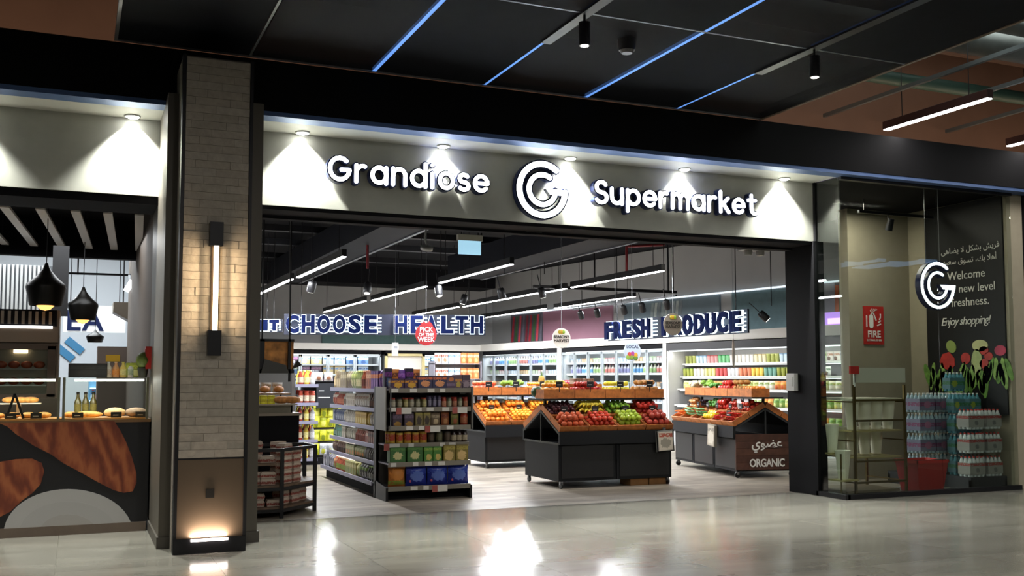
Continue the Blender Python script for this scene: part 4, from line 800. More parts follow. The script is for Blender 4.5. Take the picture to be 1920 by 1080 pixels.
MB().box(a.x, b.x, 12.4, 12.44, a.z, a.z + .05).box(a.x, b.x, 12.4, 12.44, b.z - .03, b.z).box(a.x, a.x + .06, 12.4, 12.44, a.z, b.z).box(b.x - .07, b.x - .04, 12.4, 12.44, a.z - .1, b.z).build('frame', BLACKM, hd)
MB().box(a.x + .05, b.x, 12.44, 12.46, a.z + .05, b.z - .03).build('bread_picture', mat('b5793a', .6, noise=.5, nscale=9), hd)
MB().prism([(a.x + .02, a.z + .0), (b.x - .06, a.z + .0), (b.x - .1, a.z + .1), (a.x + .06, a.z + .17)], 12.38, 12.40).build('shade', mat('3a3a38', .5), hd)
for x in (a.x + .03, b.x - .055): MB().bar((x, 12.42, b.z), (x, 12.42, ZC), .02).build('suspension_rod', BLACKM, hd)
MB().prism([(b.x - .02, a.z + .05), (b.x + .10, a.z + .10), (b.x + .04, a.z + .16)], 12.40, 12.46).build('lamp_head', BLACKM, hd)
# rack of egg cartons in front
rk = thing('display_rack', 'low black metal rack with wooden shelves beside the entrance jamb', 'rack', (2.1, 11.6, 0))
xa, ya = 2.085, 11.13; xb, yb_ = 2.55, 11.62
post = [(1.66, 11.13), (xa, ya), (xb, yb_), (xb - .02, 12.1), (1.66, 12.1)]
for x, y in post: MB().box(x - .02, x + .02, y - .02, y + .02, 0, .75).build('post', BLACKM, rk)
for z in (.12, .35, .59, .73):
    poly = [(1.62, 11.13), (xa, ya), (xb, yb_), (xb, 12.12), (1.62, 12.12)] if z < .5 else [(1.62, 11.13), (2.03, 11.13), (2.03, 12.12), (1.62, 12.12)]
    if z < .7: MB().prism(poly, z - .025, z, 'z').build('shelf', mat('6b5644', .6, noise=.25, nscale=12), rk)
    for (x0, y0), (x1, y1) in zip(post, post[1:]): 
        if z != .59: MB().bar((x0, y0, z - (.04 if z < .7 else -.0)), (x1, y1, z - (.04 if z < .7 else -.0)), .035).build('rail', BLACKM, rk)
egg = [('egg_carton', MB().prism([(-.075, 0), (.075, 0), (.085, .035), (.07, .07), (-.07, .07), (-.085, .035)], -.055, .055, 'y').mesh('egg_carton', printmat('b9a898', '8a3a2e', 'c8b8a8', (.15, .55), (.5, .75, .35, .12))))]
for bx, by, z, n in ((1.80, 11.27, .352, 2), (1.95, 11.25, .352, 3), (2.15, 11.38, .352, 6), (2.28, 11.52, .352, 5), (2.15, 11.72, .352, 6), (1.80, 11.27, .592, 1), (1.94, 11.25, .592, 1), (1.85, 11.5, .592, 3), (1.84, 11.27, .122, 2), (2.02, 11.25, .122, 1), (2.13, 11.42, .122, 2), (2.27, 11.54, .122, 2), (2.38, 11.70, .122, 3), (2.2, 11.8, .122, 3)):
    for l in range(n):
        if z + .073 * (l + 1) > (.335 if z < .3 else .57 if z < .5 and bx < 2.05 else .9): break
        place(egg, (bx, by, z + l * .073), (.8 if bx > 2.04 else 0) + RND.uniform(-.05, .05), 'brown printed food carton stacked on the black rack', 'carton', 'stacked cartons on the rack')

# ------------------------------------------------------------------ produce
def fr(name, r, c, sx=1, sy=1, sz=.95, noise=.12, rough=.3, n=9, k=6, stem=None):
    b = MB().lathe([(.001, -sz * r * .93)] + [(r * math.sin(PI * i / k), -sz * r * math.cos(PI * i / k)) for i in range(1, k)] + [(.25 * r, sz * r * .88), (.001, sz * r * .78)], n, sx=sx, sy=sy)
    out = [(name, b.mesh(name, mat(c, rough, noise=noise, nscale=12)))]
    if stem: out.append(('stalk', MB().cyl((0, 0, sz * r * .75), (.004, 0, sz * r * 1.1), .006, .004, 4).ball((0, 0, sz * r * .86), r * .28, 5, 3, sz=.25).mesh('stalk', mat(stem, .6))))
    return out
def banana():
    b = MB(); pts = [(.10 * math.cos(a), 0, .10 * math.sin(a) - .06) for a in [math.radians(35 + 110 * i / 6) for i in range(7)]]; rr = [.008, .016, .019, .02, .019, .016, .007]
    for (p, q), (r0, r1) in zip(zip(pts, pts[1:]), zip(rr, rr[1:])): b.cyl(p, q, r0, r1, 6, caps=False)
    return [('banana', b.mesh('banana', mat('d8c23a', .45, noise=.1)))]
def long_(name, L_, r, c, c2=None): return [(name, MB(Matrix.Rotation(PI / 2, 4, 'Y')).lathe([(.001, -L_ / 2), (r * .7, -L_ / 2 + r), (r, 0), (r * .75, L_ / 2 - r), (.001, L_ / 2)], 7).mesh(name, mat(c, .4, noise=.2, nscale=20)))]
def leafy(name, r, c):
    b = MB()
    for i in range(7):
        a = i * 2.4; b.ball((math.cos(a) * r * .45, math.sin(a) * r * .45, r * .35 + (i % 3) * r * .25), r * .55, 6, 4, sz=.8)
    return [(name, b.mesh(name, mat(c, .6, noise=.4, nscale=30)))]
TOM = fr('tomato', .040, 'c23a22', sz=.85, stem='4a6a2a'); RAP = fr('red_apple', .042, 'b02c22', noise=.3, stem='5a3a20'); PCH = fr('peach', .042, 'd0603a', noise=.3); GAP = fr('green_apple', .042, '9aaf2c', noise=.15, stem='5a4a20')
ORA = fr('orange', .043, 'e08420', noise=.08, rough=.45); MAN = fr('mandarin', .037, 'e89a22', sz=.8, rough=.45); LEM = fr('lemon', .036, 'dccb3c', sx=1.3, sz=1); PLU = fr('plum', .032, '4a1a24'); RPE = fr('red_pepper', .045, 'c0281e', sz=1.1, stem='4f7a2e')
YPE = fr('yellow_pepper', .045, 'e0bc22', sz=1.1, stem='4f7a2e'); ONI = fr('onion', .04, 'c88a50', sz=.9); WML = fr('melon', .09, '2f4a26', noise=.3, n=12, k=8); POT = fr('potato', .04, 'b5803f', sx=1.35, rough=.7); LIM = fr('lime', .034, '6f9a2c', sx=1.2); POM = fr('pomegranate', .047, 'a83a2c', stem='8a3a2a')
BAN = banana(); CUC = long_('cucumber', .2, .02, '3f7a30'); CAR = long_('carrot', .17, .016, 'dd7426'); AUB = long_('aubergine', .18, .032, '2a1a2a'); CHI = long_('chilli', .11, .012, 'c8261c'); LET = leafy('lettuce', .085, '7fa83a'); CAB = leafy('cauliflower', .08, 'dcd8b8'); HER = leafy('herb_bunch', .06, '4f8a34')
CRW = [mat('b36a30', .55, noise=.3, nscale=16), mat('a25c28', .55, noise=.3, nscale=16)]; crates = {}
def crate(W, w, l, h, lb, grp):
    key = (w, l, h)
    if key not in crates:
        q = .012; crates[key] = [MB().box(-w / 2, w / 2, -l / 2, l / 2, 0, .01).mesh('produce_crate', CRW[0]), MB().box(-w / 2, w / 2, -l / 2, -l / 2 + q, .01, h).mesh('board', CRW[0]), MB().box(-w / 2, w / 2, l / 2 - q, l / 2, .01, h).mesh('board', CRW[0]), MB().box(-w / 2, -w / 2 + q, -l / 2 + q, l / 2 - q, .01, h).mesh('board', CRW[1]), MB().box(w / 2 - q, w / 2, -l / 2 + q, l / 2 - q, .01, h).mesh('board', CRW[1])]
    ms = crates[key]; o = bpy.data.objects.new('produce_crate', ms[0]); C.objects.link(o); o.matrix_world = W; o.rotation_euler = W.to_euler(); o.location = W.to_translation()
    for m in ms[1:]: c = bpy.data.objects.new('board', m); C.objects.link(c); c.parent = o
    return tag(o, lb, 'crate', grp)
def fill(W, w, l, proto, d, layers, lb, cat, grp, flat=False, z0=.045, dl=None, squeeze=.9, keep=1.0):
    dl = dl or d
    for k in range(layers):
        nx = max(1, int((w - .03 - k * d * .55) / d)); ny = max(1, int((l - .03 - k * dl * .55) / dl))
        for i in range(nx):
            for j in range(ny):
                if RND.random() > keep: continue
                p = Vector(((i - (nx - 1) / 2) * d, (j - (ny - 1) / 2) * dl, z0 + d / 2 * .92 + k * d * squeeze)) + Vector((RND.uniform(-.004, .004), RND.uniform(-.004, .004), 0))
                place(proto, W @ p, 0, lb, cat, grp, rot=((RND.uniform(-.4, .4), RND.uniform(-.4, .4), RND.uniform(0, 6)) if not flat else (0, RND.uniform(-.15, .15), flat + RND.uniform(-.35, .35))))
def stand(nm_, lb, loc, rz, L_, D=1.24, ends=None, aprH=.16, zl=.76):
    t = thing('produce_stand', lb, 'produce stand', loc, rz); T = Matrix.Translation(loc) @ Matrix.Rotation(rz, 4, 'Z'); hz = zl + .30
    n = max(1, round(L_ / .95)); w_ = L_ / n
    for i in range(n):
        MB(T).box(i * w_ + .01, (i + 1) * w_ - .01, .05, D - .05, .10, .60).build('cabinet_body', CHAR, t)
        MB(T).box(i * w_ + .05, (i + 1) * w_ - .05, .042, .05, .14, .58).build('front_panel', mat((.008, .0085, .010), .45), t)
    MB(T).box(0, L_, -.012, .03, zl - aprH, zl + .02).build('front_apron', CHAR, t); MB(T).box(0, L_, D - .03, D + .012, zl - aprH, zl + .02).build('rear_apron', CHAR, t)
    for x in (0, L_ - .025):
        f = MB(T); f.bar((x + .012, 0, zl - .02), (x + .012, D / 2, hz - .02), .025, .03).bar((x + .012, D, zl - .02), (x + .012, D / 2, hz - .02), .025, .03).bar((x + .012, D / 2, .6), (x + .012, D / 2, hz - .02), .02).bar((x + .012, .03, .61), (x + .012, D - .03, .61), .025); f.build('end_frame', mat((.02, .022, .025), .45), t)
    MB(T).prism([(0, zl - .012), (D / 2, hz - .012), (D, zl - .012), (D, zl), (D / 2, hz), (0, zl)], .0, L_, 'x').build('slope_deck', CHAR, t)
    for x in (.07, L_ / 2, L_ - .07): MB(T).bar((x, D / 2, hz - .05), (x, D / 2, 1.20), .035).build('shelf_post', BLACKM, t)
    MB(T).box(-.08, L_ + .08, D / 2 - .26, D / 2 + .26, 1.195, 1.22).build('upper_shelf', BLACKM, t)
    for x in (.06, L_ - .06):
        for y in (.08, D - .08):
            c = MB(T).cyl((x - .012, y, .045), (x + .012, y, .045), .045, n=12).build('caster', BLACKM, t); MB(T).box(x - .02, x + .02, y - .02, y + .02, .05, .10).build('fork', STEEL, c)
    ang = math.atan2(.30, D / 2); sl = math.hypot(.30, D / 2)
    def slope(i, ncol, row, side=0):        # matrix of crate (i of ncol, row 0 front / 1 back)
        cw = L_ / ncol; u = sl * (.27 + .5 * row)
        y, z = u * math.cos(ang), zl + u * math.sin(ang)
        if side: return T @ Matrix.Translation((cw * (i + .5), D - y, z + .004)) @ Matrix.Rotation(-ang, 4, 'X'), cw - .012, sl * .48
        return T @ Matrix.Translation((cw * (i + .5), y, z + .004)) @ Matrix.Rotation(ang, 4, 'X'), cw - .012, sl * .48
    def shelf(i, ncol, yo=-.11): cw = (L_ + .14) / ncol; return T @ Matrix.Translation((-.07 + cw * (i + .5), D / 2 + yo, 1.222)), cw - .012, .30
    return t, T, slope, shelf
TAG = [('price_tag', MB().box(-.045, .045, -.004, .004, .06, .13).mesh('price_tag', mat('17171a', .5))), ('tag_stem', MB().bar((0, 0, 0), (0, 0, .06), .008).mesh('tag_stem', BLACKM)), ('chalk_line', MB().box(-.032, .02, -.0055, -.004, .085, .092).mesh('chalk_line', mat('c9c9c4', .6)))]
def col_fill(slope, ncol, rows, where):
    for row, items in enumerate(rows):
        for i, it in enumerate(items):
            if not it: continue
            W, cw, cl = slope(i, ncol, row); pr, d, ly, nm_, fl_, dl, kp = (list(it) + [None] * 7)[:7]
            lbc = 'wooden crate of %s on the %s' % (nm_ + 's', where); crate(W, cw, cl, .085, lbc, lbc)
            fill(W, cw, cl, pr, d, ly, '%s in a wooden crate on the %s' % (nm_, where), nm_.split()[-1], '%ss on the %s' % (nm_, where), fl_ or False, dl=dl, keep=kp or 1.0)
            if row == 0 or i % 2 == 0: place(TAG, W @ Vector((RND.uniform(-.05, .05), cl / 2 - .02, .07)), slope.rz, 'small black price tag at the %s crate on the %s' % (nm_, where), 'price tag', 'price tags, %ss on the %s' % (nm_, where), scale=1.1)
# central stand
t, T, slope, shelf = stand('c', 'black wheeled produce stand with tomatoes and green apples in front of the entrance', (6.07, 12.47, 0), -.01, 1.80); slope.rz = -.01
W1 = 'central stand'
col_fill(slope, 4, [[(PCH, .086, 2, 'ripe light red tomato'), (TOM, .08, 2, 'deep red tomato'), (GAP, .084, 2, 'green apple'), (POM, .09, 2, 'blushed red apple')], [(PLU, .066, 2, 'dark plum'), (BAN, .07, 2, 'yellow banana', .4, .09), (LIM, .08, 2, 'green lime'), (RAP, .084, 2, 'dark red apple')]], W1)
for i in range(4):
    for r_ in range(2):
        W, cw, cl = slope(i, 4, r_, 1); crate(W, cw, cl, .085, 'wooden crate on the rear slope of the central stand', 'rear crates of the central stand')
for i, (pr, d, ly, nm_, fl_, dl) in enumerate(((MAN, .077, 2, 'small orange mandarin', False, None), (RAP, .084, 2, 'bright red nectarine', False, None), (LEM, .09, 2, 'yellow lemon', False, None), (POT, .1, 2, 'brown red sweet potato', False, None))):
    W, cw, cl = shelf(i, 4); lbc = 'shallow wooden tray of %s on the upper shelf of the central stand' % (nm_ + 's'); crate(W, cw, cl, .125, lbc, lbc)
    fill(W, cw, cl, pr, d, ly, '%s in a tray on the upper shelf of the central stand' % nm_, nm_.split()[-1], '%ss on the upper shelf' % nm_, fl_, dl=dl, z0=.085)
    place(TAG, W @ Vector((0, -cl / 2 - .002, .09)), 0, 'small black price tag on the %s tray above the central stand' % nm_, 'price tag', None, scale=1.15)
W, cw, cl = shelf(1, 4, .14); crate(W @ Matrix.Translation((.05, 0, 0)), cw + .1, .24, .2, 'deep brown wooden box behind the nectarines on the upper shelf', None)
for k in range(5): place(LEM, shelf(0, 4, .12)[0] @ Vector((-.0 + .06 * k, .02, .22)), 0, 'yellow lemon piled behind the mandarins on the upper shelf', 'lemon', 'lemons behind the mandarins')
place(WML, shelf(0, 4)[0] @ Vector((-.19, .19, .09)), 0, 'dark green melon at the end of the upper shelf', 'melon'); place(WML, shelf(0, 4)[0] @ Vector((.0, .20, .09)), 1, 'dark green melon behind the mandarins', 'melon')
for k in range(2): place(P_box(.15, .14, .08, 'b09a88', '6a4a3a', 'd0c4b8'), shelf(1, 4, .14)[0] @ Vector((-.02 + .18 * k, 0, .202)), 0, 'small printed fruit carton on the deep brown wooden box', 'box', 'cartons on the deep brown box')
lh = thing('leaflet_holder', 'clear leaflet holder hanging on the front of the central stand', 'leaflet holder', (7.72, 12.44, .5)); TT = Matrix.Translation((7.72, 12.44, .47)) @ Matrix.Rotation(-.06, 4, 'Y')
MB(TT).box(-.14, .14, -.03, -.02, 0, .30).box(-.14, -.125, -.03, .0, 0, .3).box(.125, .14, -.03, 0, 0, .3).box(-.14, .14, -.03, 0, 0, .012).build('frame', mat('9a9a98', .3, .4), lh); MB(TT).box(-.115, .115, -.036, -.03, .02, .28).build('leaflet', printmat('cfc6b8', 'b05a4a', '9a9488', (.7, .9), (.5, .4, .35, .25)), lh); MB(TT).box(-.02, .02, -.02, .01, .28, .34).build('hook', STEEL, lh)
for i in range(2): place([('cardboard_box', cbox(.29, .3, .095).mesh('cardboard_box', mat('8a6238', .8, noise=.12))), ('tape', MB().box(-.145, .145, -.02, .02, .095, .0965).mesh('tape', mat('a98a58', .4)))], (7.36 + .31 * i, 12.70, 0), 0, 'flat cardboard box under the central stand', 'box', 'boxes under the central stand')
# orange stand behind
t, T, slope, shelf = stand('o', 'dark produce stand of oranges behind the gondola end', (6.32, 15.8, 0), .0, 1.9, aprH=.18, zl=.70); slope.rz = 0; W2 = 'orange stand'
col_fill(slope, 4, [[(ORA, .086, 2, 'large orange'), (MAN, .077, 2, 'small mandarin'), (ORA, .086, 2, 'large orange'), None], [(ORA, .086, 2, 'large orange'), (ORA, .086, 2, 'large orange'), (MAN, .077, 2, 'small mandarin'), None]], W2)
for i, (pr, d, nm_) in enumerate(((PCH, .084, 'pink peach'), (LET, .15, 'green lettuce'), (MAN, .074, 'small tangerine'))):
    W, cw, cl = shelf(i, 4); lbc = 'shallow wooden tray of %ss on the upper shelf of the orange stand' % nm_; crate(W, cw, cl, .125, lbc, lbc); fill(W, cw, cl, pr, d, 1 if d > .1 else 2, '%s in a tray on the upper shelf of the orange stand' % nm_, nm_.split()[-1], '%ss of the orange stand' % nm_, z0=.085)
    place(TAG, W @ Vector((.02, -cl / 2 - .002, .06)), 0, 'small black price tag on the tray of %ss on the orange stand' % nm_, 'price tag', None, scale=1.3)
for k, (x, c) in enumerate(((6.5, 'b8342a'), (6.72, '4a3a80'), (7.0, '7fa03a'))): place(P_box(.2, .1, .13, c, 'd8d0c0', '8a8a6a'), (x, 16.42, 1.005), 0, 'small printed fruit box on the ridge of the orange stand', 'box', 'boxes on the ridge')
PIN = [('pineapple', MB().lathe([(.03, 0), (.055, .03), (.06, .09), (.045, .15), (.015, .165)], 10).mesh('pineapple', mat('9a7a2e', .6, noise=.4, nscale=40))), ('crown', MB().add(sum([[(math.cos(a) * .02, math.sin(a) * .02, .15), (math.cos(a + .5) * .02, math.sin(a + .5) * .02, .15), (math.cos(a) * .07, math.sin(a) * .07, .25 + .03 * (i % 2))] for i, a in enumerate([k * PI / 4 for k in range(8)])], []), [(3 * i, 3 * i + 1, 3 * i + 2) for i in range(8)]).cyl((0, 0, .15), (0, 0, .24), .018, .004, 6).mesh('crown', mat('4a6a2a', .6)))]
W, cw, cl = shelf(3, 4); ris = thing('wooden_riser', 'raised wooden box of berry punnets on the orange stand upper shelf', 'box', W @ Vector((0, 0, 0))); rx = W.translation.x - .32
MB().box(rx, rx + .62, 16.2, 16.5, 1.222, 1.40).build('box_body', CRW[1], ris); MB().box(rx - .01, rx + .63, 16.19, 16.21, 1.38, 1.41).build('rim', CRW[0], ris)
for k, c in enumerate(('d8c82e', 'd8c82e', 'd04a6a', 'd04a6a', '5a9a6a')): place(P_box(.11, .1, .07, c, 'd8d8d0', '8a5a70'), (rx + .065 + .122 * k, 16.32, 1.402), 0, '%s berry punnet in the row on the wooden riser' % ('yellow', 'yellow', 'pink', 'pink', 'green')[k], 'punnet', '%s punnets' % ('yellow', 'yellow', 'pink', 'pink', 'green')[k])
place(PIN, (rx - .10, 16.36, 1.39), 0, 'pineapple beside the berry punnets on the orange stand', 'pineapple'); MB().box(rx - .17, rx - .03, 16.3, 16.44, 1.222, 1.39).build('block', CRW[0], ris)
# organic stand
orz = math.radians(-100); oL = 2.42
t, T, slope, shelf = stand('g', 'black produce stand of peppers and greens with a wooden organic end board', (9.60, 15.22, 0), orz, oL, 1.06); slope.rz = orz; W3 = 'organic stand'
ob = MB(T).box(oL, oL + .02, .02, 1.04, .12, .66).build('end_board', mat('4a2c22', .6, noise=.35, nscale=6), t)
for k in range(5): MB(T).box(oL + .02, oL + .026, .025, 1.035, .125 + k * .107, .125 + k * .107 + .102).build('plank', mat(('4f3026', '472a20', '56362a')[k % 3], .6, noise=.3, nscale=8), ob)
text('lettering', 'ORGANIC', .165, WHITE, t, (oL + .03, .53, .17), PI / 2, depth=.004, offset=.004, spacing=.92).scale = (.82, 1, 1)
text('lettering', arabic('عضوي'), .19, WHITE, t, (oL + .03, .53, .46), PI / 2, depth=.004, offset=.004)
col_fill(slope, 6, [[(CAR, .05, 2, 'orange carrot', .3, .16), (CUC, .06, 3, 'green cucumber', 1.35, .19), (CUC, .06, 3, 'green cucumber', 1.35, .19), (YPE, .09, 1, 'yellow pepper'), (CHI, .045, 3, 'red chilli', .6, .1), (CHI, .045, 3, 'red chilli', .6, .1)], [(ONI, .08, 2, 'golden onion'), (AUB, .07, 2, 'dark aubergine', .5, .17), (HER, .11, 1, 'green herb bunch'), (RPE, .09, 2, 'red pepper'), (TOM, .08, 2, 'vine tomato'), (TOM, .08, 2, 'vine tomato')]], W3)
for i in range(6):
    for r_ in range(2):
        W, cw, cl = slope(i, 6, r_, 1)
        if i > 2: crate(W, cw, cl, .085, 'wooden crate on the rear slope of the organic stand', 'rear crates of the organic stand')
for i, (pr, d, ly, nm_) in enumerate(((CAB, .13, 1, 'white cauliflower'), (LET, .15, 1, 'bright green lettuce'), (HER, .11, 1, 'dark green herb bunch'), (RPE, .09, 2, 'red bell pepper'), (POT, .1, 2, 'mixed pepper'), (ORA, .086, 1, 'orange squash'))):
    W, cw, cl = shelf(i, 6); lbc = 'shallow wooden tray of %ss on the organic stand' % nm_; crate(W, cw, cl, .125, lbc, lbc); fill(W, cw, cl, pr, d, ly, '%s in a tray on the upper shelf of the organic stand' % nm_, nm_.split()[-1], '%ss of the organic stand' % nm_, z0=.085)
for x in (1.72,):
    lh = thing('leaflet_holder', 'pale leaflet board hanging on the long side of the organic stand', 'leaflet holder', T @ Vector((x, -.03, .45)), orz); T2 = T @ Matrix.Translation((x, -.05, .44)) @ Matrix.Rotation(.08, 4, 'Y')
    MB(T2).box(-.13, .13, -.012, .03, 0, .34).build('frame', mat('8a8478', .4), lh); MB(T2).box(-.115, .115, -.017, -.012, .015, .325).build('leaflet', printmat('b5ac9c', '8a8478', 'c9c2b4', (.7, .85), (.5, .4, .4, .3)), lh)
place(TAG, T @ Vector((2.05, .1, .80)), orz, 'black price tag standing among the chillies', 'price tag', None, scale=1.6)
for u in (2.0, 2.25): place([('price_card', MB().box(-.07, .07, -.003, .003, 0, .16).mesh('price_card', WHITE)), ('print', MB().box(-.055, .055, -.005, -.003, .02, .09).mesh('print', mat('8f8a84', .6)))], T @ Vector((u, .30, 1.03)), orz, 'white price card hanging below the upper shelf of the organic stand', 'price card', 'white price cards')
place([('plastic_crate', MB().box(-.2, .2, -.15, .15, 0, .012).box(-.2, .2, -.15, -.135, 0, .16).box(-.2, .2, .135, .15, 0, .16).box(-.2, -.185, -.15, .15, 0, .16).box(.185, .2, -.15, .15, 0, .16).mesh('plastic_crate', mat('b8301e', .45)))], (8.95, 15.3, 0), .1, 'red plastic crate on the floor between the produce stands', 'crate')
# ------------------------------------------------------------------ coolers along the produce wall
COOLW = mat('b4b8ba', .4); GLC = glassmat('cooler_glass', (.95, .97, .97), 1.4); LEDC = mat((.93, .98, 1), emit=.9)
struct('trim_10', MB(TW).box(-.3, 16, -.02, .95, 2.32, 2.52), mat('d5d2cc', .6), label='pale ledge over the produce coolers')
def glasscooler(T_, x0, n, dw, lb, seed):
    Wd = n * dw; t = thing('glass_door_cooler', lb, 'cooler', T_ @ Vector((x0 + Wd / 2, .4, 0)), 0)
    MB(T_).box(x0, x0 + Wd, .85, .9, 0, 2.2).box(x0, x0 + Wd, .02, .9, 0, .25).box(x0, x0 + .03, .02, .9, .25, 2.2).box(x0 + Wd - .03, x0 + Wd, .02, .9, .25, 2.2).build('body', COOLW, t)
    MB(T_).box(x0, x0 + Wd, 0, .9, 2.2, 2.3).build('top_canopy', BLACK, t); MB(T_).box(x0 + .05, x0 + Wd - .05, .08, .13, 2.17, 2.198).build('lamp_tube', LEDC, t)
    for z in (.6, .95, 1.3, 1.62, 1.9):
        s = MB(T_).box(x0 + .03, x0 + Wd - .03, .14, .85, z - .02, z).build('shelf', mat('8f9498', .4), t)
        MB(T_).box(x0 + .03, x0 + Wd - .03, .125, .14, z - .03, z + .015).build('shelf_edge', mat('d0d6da', .3), s)
    for i in range(n):
        d = MB(T_); a, b = x0 + i * dw + .01, x0 + (i + 1) * dw - .01; d.box(a, a + .035, -.02, .02, .25, 2.18).box(b - .035, b, -.02, .02, .25, 2.18).box(a, b, -.02, .02, 2.12, 2.18).box(a, b, -.02, .02, .25, .32)
        o = d.build('door', mat('aeb6bb', .35, .5), t); MB(T_).add([(a + .035, 0, .32), (b - .035, 0, .32), (b - .035, 0, 2.12), (a + .035, 0, 2.12)], [(0, 1, 2, 3)]).build('pane', GLC, o); MB(T_).box(b - .05, b - .035, -.05, -.02, 1.0, 1.4).build('handle', STEEL, o)
    a_ = area('cooler_light', T_ @ Vector((x0 + Wd / 2, .15, 2.16)), (0, 0, 0), Wd * .95, .05, 2.6 * Wd, (.92, .97, 1)); a_.rotation_euler = (T_.to_3x3() @ Vector((0, 1, 0)), )[0].to_track_quat('Y', 'Z').to_euler(); a_.rotation_euler = (math.radians(25), 0, T_.to_euler().z)
    return t
def stock(T_, x0, x1, y, z, protos, wd, lb, cat, grp, run=3, seed=0):
    n = int((x1 - x0) / wd)
    for i in range(n): place(protos[((i // run) + seed) % len(protos)], T_ @ Vector((x0 + wd * (i + .5), y, z)), T_.to_euler().z + RND.uniform(-.05, .05), cfmt(lb, protos[((i // run) + seed) % len(protos)]), cat, cfmt(grp, protos[((i // run) + seed) % len(protos)]))
glasscooler(TW, .05, 6, .66, 'white glass door cooler on the produce wall, by the far corner', 0); glasscooler(TW, 4.2, 7, .585, 'white glass door cooler on the produce wall, next to the open cooler', 1)
struct('trim_11', MB(TW).box(4.02, 4.19, -.03, .9, 0, 2.32).box(8.30, 8.42, -.03, .95, 0, 2.32), mat('c9c9c7', .5), label='white posts between the coolers')
milk = [P_bot(.05, .24, *c) for c in (('b8c4cc', '3a7ab0', '5a90c0'), ('b4b8a8', '5f8a4a', '8aa870'), ('b0a4a0', 'a04444', 'b87068'), ('9c9cac', '6a6a90', '7878a0'))]; tubs = [P_tub(.055, .12, *c) for c in (('b4bcc4', '6a88a0'), ('b8a488', 'a07040'), ('b4bcac', '80a860'), ('b8b0b0', 'a86060'))]
for k, z in enumerate((.95, 1.3, 1.62, 1.9)):
    stock(TW, .12, 3.95, .24, z + .002, milk if k in (0, 3) else tubs, .13, '{c} milk or yoghurt pack behind glass by the far corner, %s shelf' % ('lower', 'middle', 'upper', 'topmost')[k], 'dairy pack', '{c} far cooler packs %d' % k, 4, k)
    stock(TW, 4.28, 8.2, .24, z + .002, tubs if k != 2 else milk, .125, '{c} dairy pack behind glass next to the open cooler, %s shelf' % ('lower', 'middle', 'upper', 'topmost')[k], 'dairy pack', '{c} near cooler packs %d' % k, 4, k + 1)
# open multideck
md = thing('open_cooler', 'open lit multideck cooler with black canopy on the produce wall', 'cooler', TW @ Vector((12, .4, 0)), 0); M0, M1 = 8.44, 15.9
MB(TW).box(M0, M1, .88, .94, 0, 2.16).box(M0, M1, -.05, .9, 0, .30).box(M0, M0 + .04, -.02, .9, .3, 2.3).build('body', mat('c8c8c6', .4), md); MB(TW).box(M0, M1, -.04, .94, 2.14, 2.30).build('top_canopy', mat('2a2a2e', .4), md); MB(TW).box(M0 + .05, M1, .0, .05, 2.115, 2.14).build('lamp_tube', LEDC, md)
DSH = [(1.83, .42), (1.54, .34), (1.26, .26), (.90, .16), (.55, .08)]
for z, yf in DSH:
    s = MB(TW).box(M0 + .04, M1, yf, .88, z - .025, z).build('shelf', mat('3a3a3e', .4), md); MB(TW).box(M0 + .04, M1, yf - .015, yf, z - .02, z + .016).build('shelf_edge', mat('cfcfcb', .4), s)
    MB(TW).box(M0 + .1, M1, yf + .02, yf + .04, z - .04, z - .027).build('lamp_tube', LEDC, s)
cup = [P_tub(.055, .19, *c) for c in (('a8b060', 'c0c878'), ('c8dce8', '8ab8d8'), ('d8a0a0', 'c05a5a'), ('7ac08a', '3a9a5a'), ('e8e4dc', 'd8d4cc'), ('e8e6e2', 'e0dcd4'), ('e8e0c0', 'd8c890'))]; cup2 = [P_tub(.055, .19, *c) for c in (('9aa04a', '6f8a2a'), ('d8d4c8', 'b8a8a0'), ('d8d490', 'b8b860'), ('c85a5a', 'b03a3a'), ('e0e0e0', 'b8bcc4'), ('d88a6a', 'c86a4a'), ('e8c860', 'd8a83a'), ('7aa89a', '2f7a6a'))]
sal = [P_bag(.16, .1, .2, *c) for c in (('e4e8e0', '5a7a5a', '2f3a34'), ('dfe8cc', '8fa84a', '4a5a2a'), ('e8e0d8', 'b07a5a', '6a4a3a'), ('e6e8ec', '6a7488', '22242c'))]; fv = [P_bag(.15, .12, .19, *c) for c in (('cfd49a', '9aa84a', 'e0d878'), ('dcdcc4', '8fa860', 'f0ecd8'), ('d88a4a', 'e0b050', 'c85a2a'), ('8fae5a', '5a8a3a', 'c8d088'))]
def wl(s_): return s_
stock(TW, 8.5, 11.9, .50, 1.832, cup, .12, '{c} lidded tub on the top shelf of the open cooler', 'tub', '{c} tubs on the top cooler shelf', 3); stock(TW, 8.5, 11.9, .42, 1.542, cup2, .12, '{c} lidded tub on the second shelf of the open cooler', 'tub', '{c} tubs on the second cooler shelf', 3)
stock(TW, 11.95, 15.8, .50, 1.832, sal, .165, 'clear salad bag on the top shelf of the open cooler', 'bag', 'salad bags on the top cooler shelf', 2); stock(TW, 11.95, 12.8, .42, 1.542, sal, .165, 'white salad bag on the second shelf of the open cooler', 'bag', 'salad bags on the second shelf', 1); stock(TW, 13.9, 15.8, .42, 1.542, fv, .155, 'packed fruit bag on the second shelf of the open cooler, near the bay', 'bag', 'fruit bags on the second shelf', 2)
stock(TW, 8.6, 15.8, .34, 1.262, fv, .155, '{c} bag of greens on the third shelf of the open cooler', 'bag', '{c} greens on the third shelf', 3); stock(TW, 10.8, 15.8, .26, .902, fv, .155, '{c} bag of vegetables on the fourth shelf of the open cooler', 'bag', '{c} vegetables on the fourth shelf', 2, 1); stock(TW, 12.6, 15.8, .18, .552, fv, .155, '{c} bag of vegetables on the bottom shelf of the open cooler', 'bag', '{c} vegetables on the bottom shelf', 2, 2)
